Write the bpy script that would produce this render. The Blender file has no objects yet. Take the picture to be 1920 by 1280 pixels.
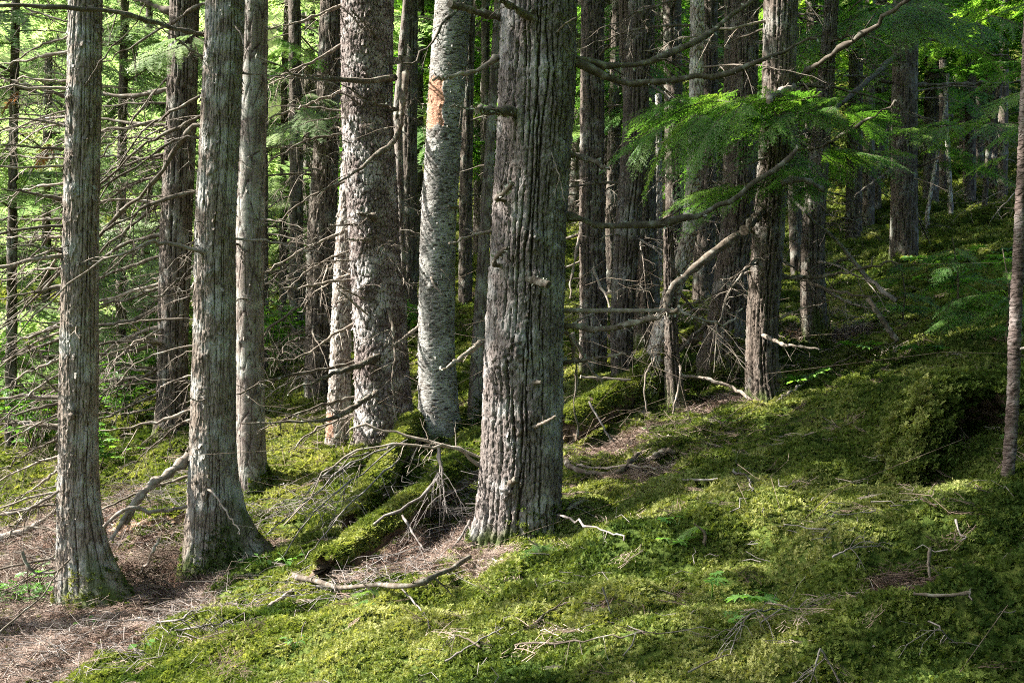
import bpy, math, random
import numpy as np
from mathutils import Vector, Matrix, Euler

# ------------------------------------------------------------------ camera, sky, sun, exposure
scene = bpy.context.scene
COL = scene.collection
R = math.radians
EYE = 1.6            # eye height (m); the camera looks level along +Y
FPX = 2000.0         # focal length in photo pixels (photo 1920 x 1280)

cam_data = bpy.data.cameras.new('camera')
cam_data.sensor_width = 36.0
cam_data.lens = FPX / 1920.0 * 36.0
cam_data.clip_start = 0.05
cam_data.clip_end = 600.0
cam = bpy.data.objects.new('camera', cam_data)
cam.location = (0, 0, EYE)
cam.rotation_euler = (R(90), 0, 0)
COL.objects.link(cam)
scene.camera = cam

SUN_EL = R(43)
SUN_AZ = R(-85)      # clockwise from +Y: behind the trees, to the left
sun_dir = Vector((math.sin(SUN_AZ) * math.cos(SUN_EL), math.cos(SUN_AZ) * math.cos(SUN_EL), math.sin(SUN_EL)))
world = bpy.data.worlds.new('World')
scene.world = world
world.use_nodes = True
wn = world.node_tree
sky = wn.nodes.new('ShaderNodeTexSky')
sky.sky_type = 'NISHITA'
sky.sun_disc = False
sky.sun_elevation = SUN_EL
sky.sun_rotation = SUN_AZ
sky.air_density = 1.0
sky.dust_density = 3.0
sky.ozone_density = 1.0
wn.links.new(sky.outputs[0], wn.nodes['Background'].inputs[0])
wn.nodes['Background'].inputs[1].default_value = 0.09

sun_data = bpy.data.lights.new('sun', 'SUN')
sun_data.energy = 5.0
sun_data.angle = R(0.55)
sun_data.color = (1.0, 0.94, 0.84)
sun = bpy.data.objects.new('sun', sun_data)
sun.rotation_euler = sun_dir.to_track_quat('Z', 'Y').to_euler()
sun.location = sun_dir * 40
COL.objects.link(sun)

scene.view_settings.view_transform = 'Standard'
scene.view_settings.look = 'None'
scene.view_settings.gamma = 1.0
scene.view_settings.exposure = 2.55
scene.view_settings.use_white_balance = True       # the camera's own setting for open shade
scene.view_settings.white_balance_temperature = 6350
scene.view_settings.white_balance_tint = 8
scene.view_settings.use_curve_mapping = False
scene.render.engine = 'CYCLES'
scene.cycles.use_denoising = False        # keep the fine grain of moss, bark and needles
scene.cycles.use_adaptive_sampling = True
scene.cycles.adaptive_threshold = 0.018
scene.cycles.filter_width = 1.05
scene.cycles.use_light_tree = False
scene.cycles.max_bounces = 4
scene.cycles.diffuse_bounces = 2
scene.cycles.glossy_bounces = 1
scene.cycles.transmission_bounces = 2
scene.cycles.sample_clamp_indirect = 6.0
scene.cycles.caustics_reflective = False
scene.cycles.caustics_refractive = False

rng = np.random.default_rng(7)
random.seed(7)

# ------------------------------------------------------------------ noise in numpy
def hsh(ix, iy, iz, seed):
    with np.errstate(over='ignore'):
        h = (ix.astype(np.int64).astype(np.uint32) * np.uint32(374761393)
             + iy.astype(np.int64).astype(np.uint32) * np.uint32(668265263)
             + iz.astype(np.int64).astype(np.uint32) * np.uint32(2147483647)
             + np.uint32((seed * 144665 + 1013) & 0xffffffff))
        h = (h ^ (h >> np.uint32(13))) * np.uint32(1274126177)
        h = (h ^ (h >> np.uint32(16))) * np.uint32(2246822519)
        h = h ^ (h >> np.uint32(15))
    return h.astype(np.float64) / 4294967296.0

def vnoise(x, y, z, seed=0):
    x, y, z = np.broadcast_arrays(np.asarray(x, float), np.asarray(y, float), np.asarray(z, float))
    ix, iy, iz = np.floor(x), np.floor(y), np.floor(z)
    fx, fy, fz = x - ix, y - iy, z - iz
    fx = fx * fx * (3 - 2 * fx); fy = fy * fy * (3 - 2 * fy); fz = fz * fz * (3 - 2 * fz)
    out = 0
    for a in (0, 1):
        wx = fx if a else 1 - fx
        for b in (0, 1):
            wy = fy if b else 1 - fy
            for c in (0, 1):
                wz = fz if c else 1 - fz
                out = out + wx * wy * wz * hsh(ix + a, iy + b, iz + c, seed)
    return out * 2 - 1

def fbm(x, y, z, octv=3, seed=0):
    s, amp, tot = 0, 1.0, 0
    for o in range(octv):
        s = s + amp * vnoise(np.asarray(x) * 2 ** o, np.asarray(y) * 2 ** o, np.asarray(z) * 2 ** o, seed + o * 17)
        tot += amp; amp *= 0.5
    return s / tot

def cells(u, v, nu, seed, jit=0.85):
    """Voronoi on a sheet that wraps after nu cells in u: (F1, F2, random of the nearest cell, offset u, offset v)."""
    iu, iv = np.floor(u), np.floor(v)
    f1 = np.full(u.shape, 9.0); f2 = np.full(u.shape, 9.0)
    rid = np.zeros(u.shape); du = np.zeros(u.shape); dv = np.zeros(u.shape)
    for a in (-1, 0, 1):
        for b in (-1, 0, 1):
            cu, cv = iu + a, iv + b
            wu = np.mod(cu, nu)
            px = cu + 0.5 + jit * (hsh(wu, cv, wu * 0, seed) - 0.5)
            py = cv + 0.5 + jit * (hsh(wu, cv, wu * 0 + 1, seed) - 0.5)
            d = np.sqrt((u - px) ** 2 + (v - py) ** 2)
            near = d < f1
            f2 = np.where(near, f1, np.minimum(f2, d))
            rid = np.where(near, hsh(wu, cv, wu * 0 + 2, seed), rid)
            du = np.where(near, u - px, du); dv = np.where(near, v - py, dv)
            f1 = np.where(near, d, f1)
    return f1, f2, rid, du, dv

def sstep(a, b, x):
    t = np.clip((x - a) / (b - a), 0, 1)
    return t * t * (3 - 2 * t)

# ------------------------------------------------------------------ materials
def nodes(name):
    m = bpy.data.materials.new(name)
    m.use_nodes = True
    nt = m.node_tree
    return m, nt, nt.nodes['Principled BSDF']

def mixc(nt, fac, a, b, mode='MIX'):
    n = nt.nodes.new('ShaderNodeMix'); n.data_type = 'RGBA'; n.blend_type = mode
    for sock, val in ((n.inputs[0], fac), (n.inputs[6], a), (n.inputs[7], b)):
        if hasattr(val, 'is_linked'):
            nt.links.new(val, sock)
        else:
            sock.default_value = val if not isinstance(val, tuple) else (*val, 1) if len(val) == 3 else val
    return n.outputs[2]

def noise_node(nt, scale, detail=3, vec=None, rough=0.6):
    n = nt.nodes.new('ShaderNodeTexNoise')
    n.inputs['Scale'].default_value = scale
    n.inputs['Detail'].default_value = detail
    n.inputs['Roughness'].default_value = rough
    if vec is not None:
        nt.links.new(vec, n.inputs['Vector'])
    return n.outputs['Fac']

def noise_color(nt, scale, vec):
    n = nt.nodes.new('ShaderNodeTexNoise'); n.inputs['Scale'].default_value = scale
    nt.links.new(vec, n.inputs['Vector'])
    return n.outputs['Color']

def ramp(nt, fac, stops):
    n = nt.nodes.new('ShaderNodeValToRGB')
    el = n.color_ramp.elements
    while len(el) < len(stops):
        el.new(0.5)
    for e, (p, c) in zip(el, stops):
        e.position = p
        e.color = (*c, 1) if len(c) == 3 else c
    nt.links.new(fac, n.inputs[0])
    return n.outputs[0]

def rng_node(nt, fac, a, b, c=0.0, d=1.0):
    n = nt.nodes.new('ShaderNodeMapRange')
    n.inputs[1].default_value = a; n.inputs[2].default_value = b
    n.inputs[3].default_value = c; n.inputs[4].default_value = d
    nt.links.new(fac, n.inputs[0])
    return n.outputs[0]

def attr(nt, name, kind='GEOMETRY'):
    n = nt.nodes.new('ShaderNodeAttribute')
    n.attribute_name = name
    n.attribute_type = kind
    return n

def geo_pos(nt):
    return nt.nodes.new('ShaderNodeNewGeometry').outputs['Position']

def bump(nt, height, bsdf, strength, dist):
    b = nt.nodes.new('ShaderNodeBump')
    b.inputs['Strength'].default_value = strength
    b.inputs['Distance'].default_value = dist
    nt.links.new(height, b.inputs['Height'])
    nt.links.new(b.outputs[0], bsdf.inputs['Normal'])

def bark_mat(name, plate, plate2, crack, lichen=(0.30, 0.32, 0.27), lich_amt=0.35, rough=0.9, stretch=(55, 55, 9)):
    """Bark: outer plates and the inner bark that shows in the cracks are two colours of the wood; lichen and moss grow over it in patches."""
    m, nt, b = nodes(name)
    h = attr(nt, 'bark').outputs['Fac']
    v = attr(nt, 'cell').outputs['Fac']
    pos = geo_pos(nt)
    c = mixc(nt, v, plate, plate2)
    fine = noise_node(nt, 70, 4, pos, 0.7)
    c = mixc(nt, rng_node(nt, fine, 0.35, 0.7), c, tuple(x * 0.55 for x in plate))
    mp = nt.nodes.new('ShaderNodeMapping'); mp.inputs['Scale'].default_value = stretch
    nt.links.new(pos, mp.inputs['Vector'])
    vo = nt.nodes.new('ShaderNodeTexVoronoi'); vo.feature = 'DISTANCE_TO_EDGE'; vo.inputs['Scale'].default_value = 1.0
    wv = mixc(nt, 0.06, mp.outputs[0], noise_color(nt, 30, pos))
    nt.links.new(wv, vo.inputs['Vector'])
    fis = rng_node(nt, vo.outputs['Distance'], 0.0, 0.10)
    c = mixc(nt, rng_node(nt, vo.outputs['Distance'], 0.0, 0.09, 0.75, 0.0), c, crack)
    big = noise_node(nt, 5.0, 4, pos, 0.65)
    lf = rng_node(nt, big, 0.62 - lich_amt * 0.4, 0.72 - lich_amt * 0.25)
    c = mixc(nt, lf, c, lichen)
    c = mixc(nt, rng_node(nt, h, 0.05, 0.55, 1.0, 0.0), c, crack)
    mo = attr(nt, 'mossy').outputs['Fac']
    c = mixc(nt, mo, c, (0.045, 0.06, 0.012))
    wd = attr(nt, 'bare').outputs['Fac']
    c = mixc(nt, wd, c, mixc(nt, rng_node(nt, fine, 0.4, 0.62), (0.36, 0.20, 0.13), (0.19, 0.085, 0.055)))
    nt.links.new(c, b.inputs['Base Color'])
    b.inputs['Roughness'].default_value = rough
    b.inputs['Specular IOR Level'].default_value = 0.25
    hs = nt.nodes.new('ShaderNodeMath'); hs.operation = 'MULTIPLY_ADD'; hs.inputs[1].default_value = 0.8
    nt.links.new(fis, hs.inputs[0]); nt.links.new(fine, hs.inputs[2])
    bump(nt, hs.outputs[0], b, 0.8, 0.006)
    return m

M = {}
M['bark_ridged'] = bark_mat('bark_ridged', (0.165, 0.140, 0.130), (0.10, 0.078, 0.069), (0.022, 0.014, 0.010), (0.23, 0.218, 0.21), 0.34, stretch=(42, 42, 14))
M['bark_strip'] = bark_mat('bark_strip', (0.25, 0.205, 0.17), (0.125, 0.095, 0.073), (0.032, 0.02, 0.013), (0.265, 0.255, 0.235), 0.38)
M['bark_scaly'] = bark_mat('bark_scaly', (0.20, 0.165, 0.155), (0.12, 0.09, 0.082), (0.033, 0.021, 0.017), (0.30, 0.28, 0.27), 0.36, stretch=(36, 36, 26))
M['bark_banded'] = bark_mat('bark_banded', (0.25, 0.235, 0.22), (0.17, 0.155, 0.142), (0.035, 0.026, 0.02), (0.29, 0.28, 0.262), 0.4, stretch=(14, 14, 60))
M['bark_smooth'] = bark_mat('bark_smooth', (0.20, 0.17, 0.15), (0.15, 0.118, 0.10), (0.035, 0.02, 0.016), (0.25, 0.245, 0.22), 0.33, stretch=(15, 15, 2.2))
M['bark_cherry'] = bark_mat('bark_cherry', (0.115, 0.085, 0.076), (0.08, 0.056, 0.048), (0.03, 0.019, 0.015), (0.18, 0.155, 0.145), 0.22, stretch=(14, 14, 60))
M['bark_brown'] = bark_mat('bark_brown', (0.125, 0.098, 0.08), (0.082, 0.062, 0.05), (0.022, 0.015, 0.011), (0.19, 0.178, 0.158), 0.28)
M['bark_pale'] = bark_mat('bark_pale', (0.34, 0.31, 0.28), (0.27, 0.22, 0.19), (0.06, 0.035, 0.025), (0.40, 0.39, 0.36), 0.4)
M['bark_far'] = bark_mat('bark_far', (0.13, 0.105, 0.085), (0.085, 0.065, 0.05), (0.03, 0.022, 0.017), (0.18, 0.18, 0.155), 0.25)

def wood_mat(name, c1, c2, c3, scale=18):
    m, nt, b = nodes(name)
    pos = geo_pos(nt)
    n1 = noise_node(nt, scale, 4, pos)
    oi = nt.nodes.new('ShaderNodeObjectInfo').outputs['Random']
    c = ramp(nt, n1, [(0.32, c1), (0.52, c2), (0.68, c3)])
    c = mixc(nt, rng_node(nt, oi, 0, 1, 0.0, 0.4), c, tuple(x * 0.45 for x in c1))
    nt.links.new(c, b.inputs['Base Color'])
    b.inputs['Roughness'].default_value = 0.9
    b.inputs['Specular IOR Level'].default_value = 0.2
    bump(nt, noise_node(nt, 120, 3, pos), b, 0.5, 0.003)
    return m
M['dead_dark'] = wood_mat('dead_wood_dark', (0.05, 0.038, 0.028), (0.10, 0.08, 0.062), (0.22, 0.21, 0.18))
M['dead_pale'] = wood_mat('dead_wood_pale', (0.12, 0.094, 0.075), (0.21, 0.172, 0.142), (0.32, 0.29, 0.26))
M['twig_grey'] = wood_mat('twig_grey', (0.085, 0.072, 0.064), (0.155, 0.134, 0.125), (0.26, 0.235, 0.225))
M['twig_brown'] = wood_mat('twig_brown', (0.06, 0.045, 0.033), (0.11, 0.082, 0.06), (0.17, 0.14, 0.11))
M['rotten'] = wood_mat('rotten_wood', (0.11, 0.062, 0.036), (0.20, 0.128, 0.082), (0.31, 0.235, 0.175), 9)
M['old_wood'] = wood_mat('old_log_wood', (0.045, 0.03, 0.02), (0.10, 0.07, 0.048), (0.19, 0.145, 0.11), 12)
M['lichen'] = wood_mat('lichen_crust', (0.20, 0.20, 0.17), (0.32, 0.32, 0.27), (0.40, 0.41, 0.35), 30)

def leaf_mat(name, c1, c2, c3, trans=0.4, tsat=(1.5, 1.6, 0.6), inst=False, scale=3.0, gloss=0.04):
    """Leaves: diffuse + light passing through."""
    m, nt, b = nodes(name)
    nt.nodes.remove(b)
    out = nt.nodes['Material Output']
    pos = geo_pos(nt)
    if inst:
        t = attr(nt, 'tint', 'INSTANCER').outputs['Fac']
    else:
        oi = nt.nodes.new('ShaderNodeObjectInfo').outputs['Random']
        n1 = noise_node(nt, scale, 2, pos)
        ad = nt.nodes.new('ShaderNodeMath'); ad.operation = 'MULTIPLY_ADD'
        nt.links.new(oi, ad.inputs[0]); ad.inputs[1].default_value = 0.35
        nt.links.new(n1, ad.inputs[2])
        t = rng_node(nt, ad.outputs[0], 0.35, 0.95)
    c = ramp(nt, t, [(0.08, c1), (0.5, c2), (0.92, c3)])
    d = nt.nodes.new('ShaderNodeBsdfDiffuse')
    nt.links.new(c, d.inputs[0])
    tr = nt.nodes.new('ShaderNodeBsdfTranslucent')
    tc = mixc(nt, 1.0, c, tsat, 'MULTIPLY')
    nt.links.new(tc, tr.inputs[0])
    g = nt.nodes.new('ShaderNodeBsdfGlossy'); g.inputs['Roughness'].default_value = 0.45
    mx = nt.nodes.new('ShaderNodeMixShader'); mx.inputs[0].default_value = trans
    nt.links.new(d.outputs[0], mx.inputs[1]); nt.links.new(tr.outputs[0], mx.inputs[2])
    m2 = nt.nodes.new('ShaderNodeMixShader'); m2.inputs[0].default_value = gloss
    nt.links.new(mx.outputs[0], m2.inputs[1]); nt.links.new(g.outputs[0], m2.inputs[2])
    nt.links.new(m2.outputs[0], out.inputs[0])
    return m
M['needles'] = leaf_mat('hemlock_needles', (0.055, 0.135, 0.036), (0.112, 0.235, 0.05), (0.21, 0.33, 0.065), 0.5)
M['needles_hazy'] = leaf_mat('hemlock_needles_hazy', (0.12, 0.18, 0.09), (0.21, 0.29, 0.14), (0.36, 0.44, 0.22), 0.58, (1.25, 1.35, 0.9))  # paler copy of the needles: background haze and glow put into the colour
M['leaf'] = leaf_mat('broad_leaf', (0.05, 0.12, 0.025), (0.09, 0.19, 0.04), (0.14, 0.26, 0.05), 0.5)
M['leaf_orange'] = leaf_mat('browned_needles', (0.24, 0.13, 0.05), (0.32, 0.18, 0.07), (0.42, 0.27, 0.12), 0.5, (1.2, 0.9, 0.6))
M['moss'] = leaf_mat('moss_fronds', (0.036, 0.060, 0.016), (0.118, 0.146, 0.036), (0.295, 0.295, 0.115), 0.35, (1.2, 1.25, 0.5), True, gloss=0.0)
M['litter'] = leaf_mat('needle_litter', (0.06, 0.042, 0.034), (0.185, 0.132, 0.108), (0.36, 0.29, 0.25), 0.1, (1, 0.8, 0.6), True, gloss=0.0)

def ground_mat():
    m, nt, b = nodes('forest_floor')
    pos = geo_pos(nt)
    lit = attr(nt, 'litter').outputs['Fac']
    n1 = noise_node(nt, 14, 5, pos)
    n2 = noise_node(nt, 2.2, 4, pos)
    mossc = ramp(nt, n1, [(0.3, (0.016, 0.028, 0.006)), (0.52, (0.048, 0.068, 0.014)), (0.7, (0.10, 0.115, 0.028))])
    soil = ramp(nt, n1, [(0.3, (0.04, 0.024, 0.017)), (0.5, (0.12, 0.072, 0.052)), (0.7, (0.24, 0.165, 0.13))])
    c = mixc(nt, lit, mossc, soil)
    c = mixc(nt, rng_node(nt, n2, 0.55, 0.75, 0, 0.5), c, (0.06, 0.045, 0.02))
    nt.links.new(c, b.inputs['Base Color'])
    b.inputs['Roughness'].default_value = 1.0
    b.inputs['Specular IOR Level'].default_value = 0.05
    bump(nt, noise_node(nt, 40, 4, pos), b, 1.0, 0.03)
    return m
M['ground'] = ground_mat()

# ------------------------------------------------------------------ mesh helpers
class MB:
    """Collects vertices, triangles and quads, then links them as ONE mesh object."""
    def __init__(self):
        self.v = []; self.f = []; self.m = []; self.n = 0
    def add(self, V, F, mat=0):
        V = np.asarray(V, float).reshape(-1, 3)
        F = np.asarray(F, np.int64)
        self.v.append(V); self.f.append(F + self.n); self.m.append(np.full(len(F), mat, np.int32))
        self.n += len(V)
    def tube(self, P, rad, sides=6, mat=0, cap=True):
        P = np.asarray(P, float); k = len(P)
        rad = np.broadcast_to(np.asarray(rad, float), (k,))
        T = np.gradient(P, axis=0)
        T /= np.linalg.norm(T, axis=1)[:, None] + 1e-9
        ref = np.array([0.13, 0.29, 0.95]) if abs(T[:, 2]).mean() < 0.8 else np.array([0.95, 0.29, 0.13])
        A = np.cross(T, ref); A /= np.linalg.norm(A, axis=1)[:, None] + 1e-9
        B = np.cross(T, A)
        th = np.arange(sides) / sides * 2 * np.pi
        V = P[:, None, :] + rad[:, None, None] * (np.cos(th)[None, :, None] * A[:, None, :] + np.sin(th)[None, :, None] * B[:, None, :])
        i = np.arange(k - 1)[:, None] * sides; j = np.arange(sides)[None, :]; j2 = (j + 1) % sides
        F = np.stack([i + j, i + j2, i + sides + j2, i + sides + j], -1).reshape(-1, 4)
        self.add(V.reshape(-1, 3), F, mat)
        if cap:
            for e, idx in ((0, 0), (1, k - 1)):
                ring = V[idx]
                self.add(np.vstack([ring, P[idx:idx + 1]]), [[s, (s + 1) % sides, sides] if e else [(s + 1) % sides, s, sides] for s in range(sides)], mat)
    def mesh(self, name, mats, smooth=True):
        V = np.vstack(self.v) if self.v else np.zeros((0, 3))
        me = bpy.data.meshes.new(name)
        me.vertices.add(len(V)); me.vertices.foreach_set('co', V.ravel())
        loops = np.concatenate([f.ravel() for f in self.f]) if self.f else np.zeros(0, int)
        sizes = np.concatenate([np.full(len(f), f.shape[1]) for f in self.f]) if self.f else np.zeros(0, int)
        starts = np.concatenate([[0], np.cumsum(sizes)[:-1]]) if len(sizes) else sizes
        me.loops.add(len(loops)); me.loops.foreach_set('vertex_index', loops.astype(np.int32))
        me.polygons.add(len(sizes)); me.polygons.foreach_set('loop_start', starts.astype(np.int32))
        try:
            me.polygons.foreach_set('loop_total', sizes.astype(np.int32))
        except Exception:
            pass
        for mm in mats:
            me.materials.append(M[mm] if isinstance(mm, str) else mm)
        if self.m:
            me.polygons.foreach_set('material_index', np.concatenate(self.m))
        me.polygons.foreach_set('use_smooth', np.full(len(sizes), smooth))
        me.update(calc_edges=True)

        return me

def link(name, data, parent=None, loc=(0, 0, 0)):
    o = bpy.data.objects.new(name, data)
    COL.objects.link(o)
    if parent is not None:
        o.parent = parent
    o.location = loc
    return o

def part(name, me, parent):
    """A part built in world coordinates under a thing whose Empty stands at its base."""
    return link(name, me, parent, -Vector(parent.location))

def tag(o, label=None, cat=None, group=None, kind=None):
    if label: o['label'] = label
    if cat: o['category'] = cat
    if group: o['group'] = group
    if kind: o['kind'] = kind
    return o

def thing(name, loc, label, cat, group=None):
    return tag(link(name, None, None, loc), label, cat, group)

def fattr(me, name, arr):
    a = me.attributes.new(name, 'FLOAT', 'POINT')
    a.data.foreach_set('value', np.asarray(arr, np.float32).ravel())

def spline(P, n):
    """Catmull-Rom through the rows of P (any number of columns)."""
    P = np.asarray(P, float)
    if len(P) == 2:
        return P[0] + (P[1] - P[0]) * np.linspace(0, 1, n)[:, None]
    Q = np.vstack([2 * P[0] - P[1], P, 2 * P[-1] - P[-2]])
    t = np.linspace(0, len(P) - 1 - 1e-6, n)
    i = t.astype(int); f = (t - i)[:, None]
    a, b, c, d = Q[i], Q[i + 1], Q[i + 2], Q[i + 3]
    return 0.5 * (2 * b + (c - a) * f + (2 * a - 5 * b + 4 * c - d) * f ** 2 + (3 * b - a - 3 * c + d) * f ** 3)

def P3(px, py, Y):
    """The point at distance Y in front of the camera that the photograph shows at pixel (px, py)."""
    return np.array([(px - 960) / FPX * Y, Y, EYE - (py - 640) / FPX * Y])

# ------------------------------------------------------------------ the lie of the land
SLX, SLY, Z0 = 0.24, 0.07, 0.10

def base_h(x, y):
    xs = np.where(x > -4, x, -4 - 6 * (1 - np.exp(np.minimum(x + 4, 0) / 6)))
    t = np.clip(y - 22, 0, 23)
    hill = 0.012 * t * t + 0.55 * np.clip(y - 45, 0, None)
    u = x / np.maximum(y, 1.0)
    rise = np.clip(y - 8, 0, 12) * (0.03 + 0.11 * sstep(0.30, 0.0, u))
    return Z0 + SLX * xs + SLY * np.clip(y, -15, None) + hill + rise

def ray_hit(px, py, hf):
    ys = np.concatenate([np.arange(1.5, 14, 0.02), np.arange(14, 90, 0.1)])
    x = (px - 960) / FPX * ys
    z = EYE - (py - 640) / FPX * ys
    below = z < hf(x, ys)
    i = int(np.argmax(below)) if below.any() else len(ys) - 1
    return np.array([x[i], ys[i], float(hf(x[i:i + 1], ys[i:i + 1])[0])])

# mounds and hollows: (photo pixel, height, radius across, radius in depth)
BUMPS = []
for px, py, hh, rx, ry in [
    (1560, 800, 0.20, 0.55, 0.30), (1720, 770, 0.22, 0.45, 0.35), (1660, 895, -0.17, 0.42, 0.14), (1780, 1010, 0.10, 0.6, 0.35),
    (1150, 1010, -0.05, 0.5, 0.2), (1230, 1060, 0.10, 0.5, 0.25), (1130, 1130, 0.08, 0.4, 0.2), (1420, 990, 0.07, 0.5, 0.2),
    (700, 1200, 0.09, 0.55, 0.30), (560, 1240, -0.06, 0.08, 0.3), (420, 1230, 0.08, 0.3, 0.25), (1010, 1080, 0.06, 0.4, 0.2),
    (760, 1020, -0.16, 0.45, 0.35), (120, 1180, -0.10, 0.7, 0.5), (280, 1110, -0.08, 0.5, 0.4), (980, 990, 0.06, 0.3, 0.25),
    (1350, 900, 0.10, 0.6, 0.4), (1120, 810, -0.12, 0.5, 0.35), (520, 745, 0.25, 0.35, 0.4), (240, 830, 0.15, 0.6, 0.5),
    (1450, 660, 0.15, 0.5, 0.5), (1560, 690, -0.10, 0.5, 0.3), (1660, 420, 0.3, 1.5, 1.2), (1840, 1180, 0.08, 0.5, 0.3),
    (1850, 880, -0.18, 0.30, 0.25), (1350, 1200, 0.05, 0.4, 0.2), (1480, 1130, -0.05, 0.35, 0.2), (1640, 1150, -0.06, 0.2, 0.12), (395, 1060, -0.10, 0.30, 0.40), (150, 1135, 0.05, 0.25, 0.3)]:
    p = ray_hit(px, py, base_h)
    BUMPS.append((p[0], p[1], hh, rx, ry))

def H(x, y):
    x = np.asarray(x, float); y = np.asarray(y, float)
    z = base_h(x, y)
    z = z + 0.13 * fbm(x / 1.7, y / 1.7, 0 * x, 2, 3) + 0.05 * fbm(x / 0.55, y / 0.55, 0 * x + 4, 2, 9) + 0.022 * fbm(x / 0.17, y / 0.17, 0 * x + 8, 2, 21)
    z = z + 0.11 * (np.abs(vnoise(x / 0.85, y / 0.7, 0 * x + 3, 45)) - 0.3) + 0.11 * (np.abs(vnoise(x / 0.42, y / 0.42, 0 * x + 1, 41)) - 0.3) + 0.035 * (np.abs(vnoise(x / 0.16, y / 0.16, 0 * x + 6, 43)) - 0.3)   # moss cushions
    for bx, by, hh, rx, ry in BUMPS:
        z = z + hh * np.exp(-((x - bx) / rx) ** 2 - ((y - by) / ry) ** 2)
    return z

def G(px, py):
    """The point of the ground that the photograph shows at pixel (px, py)."""
    return ray_hit(px, py, H)

LIT = []
for px, py, rx, ry, a in [
    (60, 1200, 1.1, 1.0, 1.6), (0, 1060, 1.2, 1.0, 1.3), (285, 1060, 0.5, 0.45, 1.2), (450, 1150, 0.5, 0.5, -0.8), (330, 1210, 0.3, 0.3, -0.9), (820, 1000, 0.45, 0.55, 1.4), (700, 1100, 0.35, 0.16, 0.9), (905, 1080, 0.08, 0.2, 1.0),
    (1150, 835, 0.4, 0.5, 0.9), (1350, 750, 0.5, 0.3, 0.65), (1200, 880, 0.6, 0.2, 0.6), (1620, 1190, 0.17, 0.09, 1.3), (1700, 1110, 0.15, 0.10, 1.2), (1130, 1190, 0.05, 0.06, 1.0),
    (1540, 660, 0.6, 0.3, 0.7), (1130, 1030, 0.05, 0.1, 0.5), (940, 1040, 0.12, 0.10, 0.9), (480, 1010, 0.4, 0.3, 0.6), (360, 880, 0.6, 0.5, 0.35)]:
    p = ray_hit(px, py, base_h)
    LIT.append((p[0], p[1], rx, ry, a))

def litter(x, y):
    s = 0
    for bx, by, rx, ry, a in LIT:
        s = s + a * np.exp(-((x - bx) / rx) ** 2 - ((y - by) / ry) ** 2)
    s = s + 0.42 * fbm(x / 0.35, y / 0.35, 0 * x + 2, 3, 31)
    return sstep(0.38, 0.62, s)

def axis_steps(lo, fine_lo, fine_hi, hi, step, grow=1.10):
    a = list(np.arange(fine_lo, fine_hi, step))
    s = step; v = a[-1]
    while v < hi:
        s = min(s * grow, 4.0); v += s; a.append(v)
    s = step; v = a[0]; pre = []
    while v > lo:
        s = min(s * grow, 4.0); v -= s; pre.append(v)
    return np.array(pre[::-1] + a)
gx = axis_steps(-90, -4.2, 4.6, 110, 0.05)
gy = axis_steps(-40, 2.6, 12.0, 130, 0.05)
GX, GY = np.meshgrid(gx, gy)
GZ = H(GX, GY)
mb = MB()
nx = len(gx); ny = len(gy)
ii = (np.arange(ny - 1)[:, None] * nx + np.arange(nx - 1)[None, :]).ravel()
mb.add(np.stack([GX, GY, GZ], -1).reshape(-1, 3), np.stack([ii, ii + 1, ii + nx + 1, ii + nx], -1))
gm = mb.mesh('ground', ['ground'])
fattr(gm, 'litter', litter(GX, GY))
ground = tag(link('ground', gm), 'mossy forest floor sloping up between the trunks', 'ground', kind='structure')
# ------------------------------------------------------------------ bark relief (displacement in metres, 1 = outer plate .. 0 = crack, per-plate random)
def furrow(u, z, nu, seed, l1, l2, a1, a2, w0, w1, lw):
    """Upright cracks that wander, meet, thin out and open again: distance from the nearest crack in crack widths (0 in it), and which strip."""
    uu = u / (2 * np.pi) * nu
    i0 = np.floor(uu)
    best = np.full(uu.shape, 99.0)
    for a in (-1, 0, 1, 2):
        k = np.mod(i0 + a, nu)
        pos = i0 + a + (hsh(k, k * 0, k * 0, seed) - 0.5) * 0.5 + a1 * vnoise(z / l1, k * 7.3, seed + 0 * z, seed) + a2 * vnoise(z / l2, k * 5.1, seed + 0 * z, seed + 1)
        wid = w0 + (w1 - w0) * np.clip(0.5 + 0.9 * vnoise(z / lw, k * 3.7, seed + 0 * z, seed + 2), 0, 1)
        best = np.minimum(best, np.abs(uu - pos) / wid)
    return best

def bark_ridged(u, z, circ, Rm, seed):      # long deep furrows, the ridges broken into rough plates
    nu = max(6, round(circ / 0.033))
    edge = fbm(u * Rm * 90, z * 55, seed + 0 * z, 2, seed + 19)
    f = furrow(u, z, nu, seed, 0.34, 0.07, 0.45, 0.15, 0.05, 0.25, 0.20) + 0.45 * edge
    h = sstep(0.45, 1.0, f)
    g = furrow(u, z, nu * 2, seed + 30, 0.15, 0.05, 0.5, 0.25, 0.02, 0.22, 0.08) + 0.3 * edge
    h1 = sstep(0.2, 1.0, g)
    nu2 = round(circ / 0.030)
    w = 0.6 * fbm(u * Rm * 30, z * 30, seed + 0 * z, 2, seed + 9)
    a2, b2, r2, du2, dv2 = cells(u / (2 * np.pi) * nu2 + w, z / 0.055 + w, nu2, seed + 5)
    h2 = sstep(0.0, 0.12, b2 - a2)
    return 0.013 * h + 0.003 * h1 * h + 0.004 * h2 * h + 0.006 * r2 * h + 0.004 * edge * h + 0.006 * np.clip(dv2, -.5, .5) * h, h * (0.55 + 0.45 * h1) * (0.7 + 0.3 * h2), r2 * 0.8 + 0.2 * edge

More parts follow.
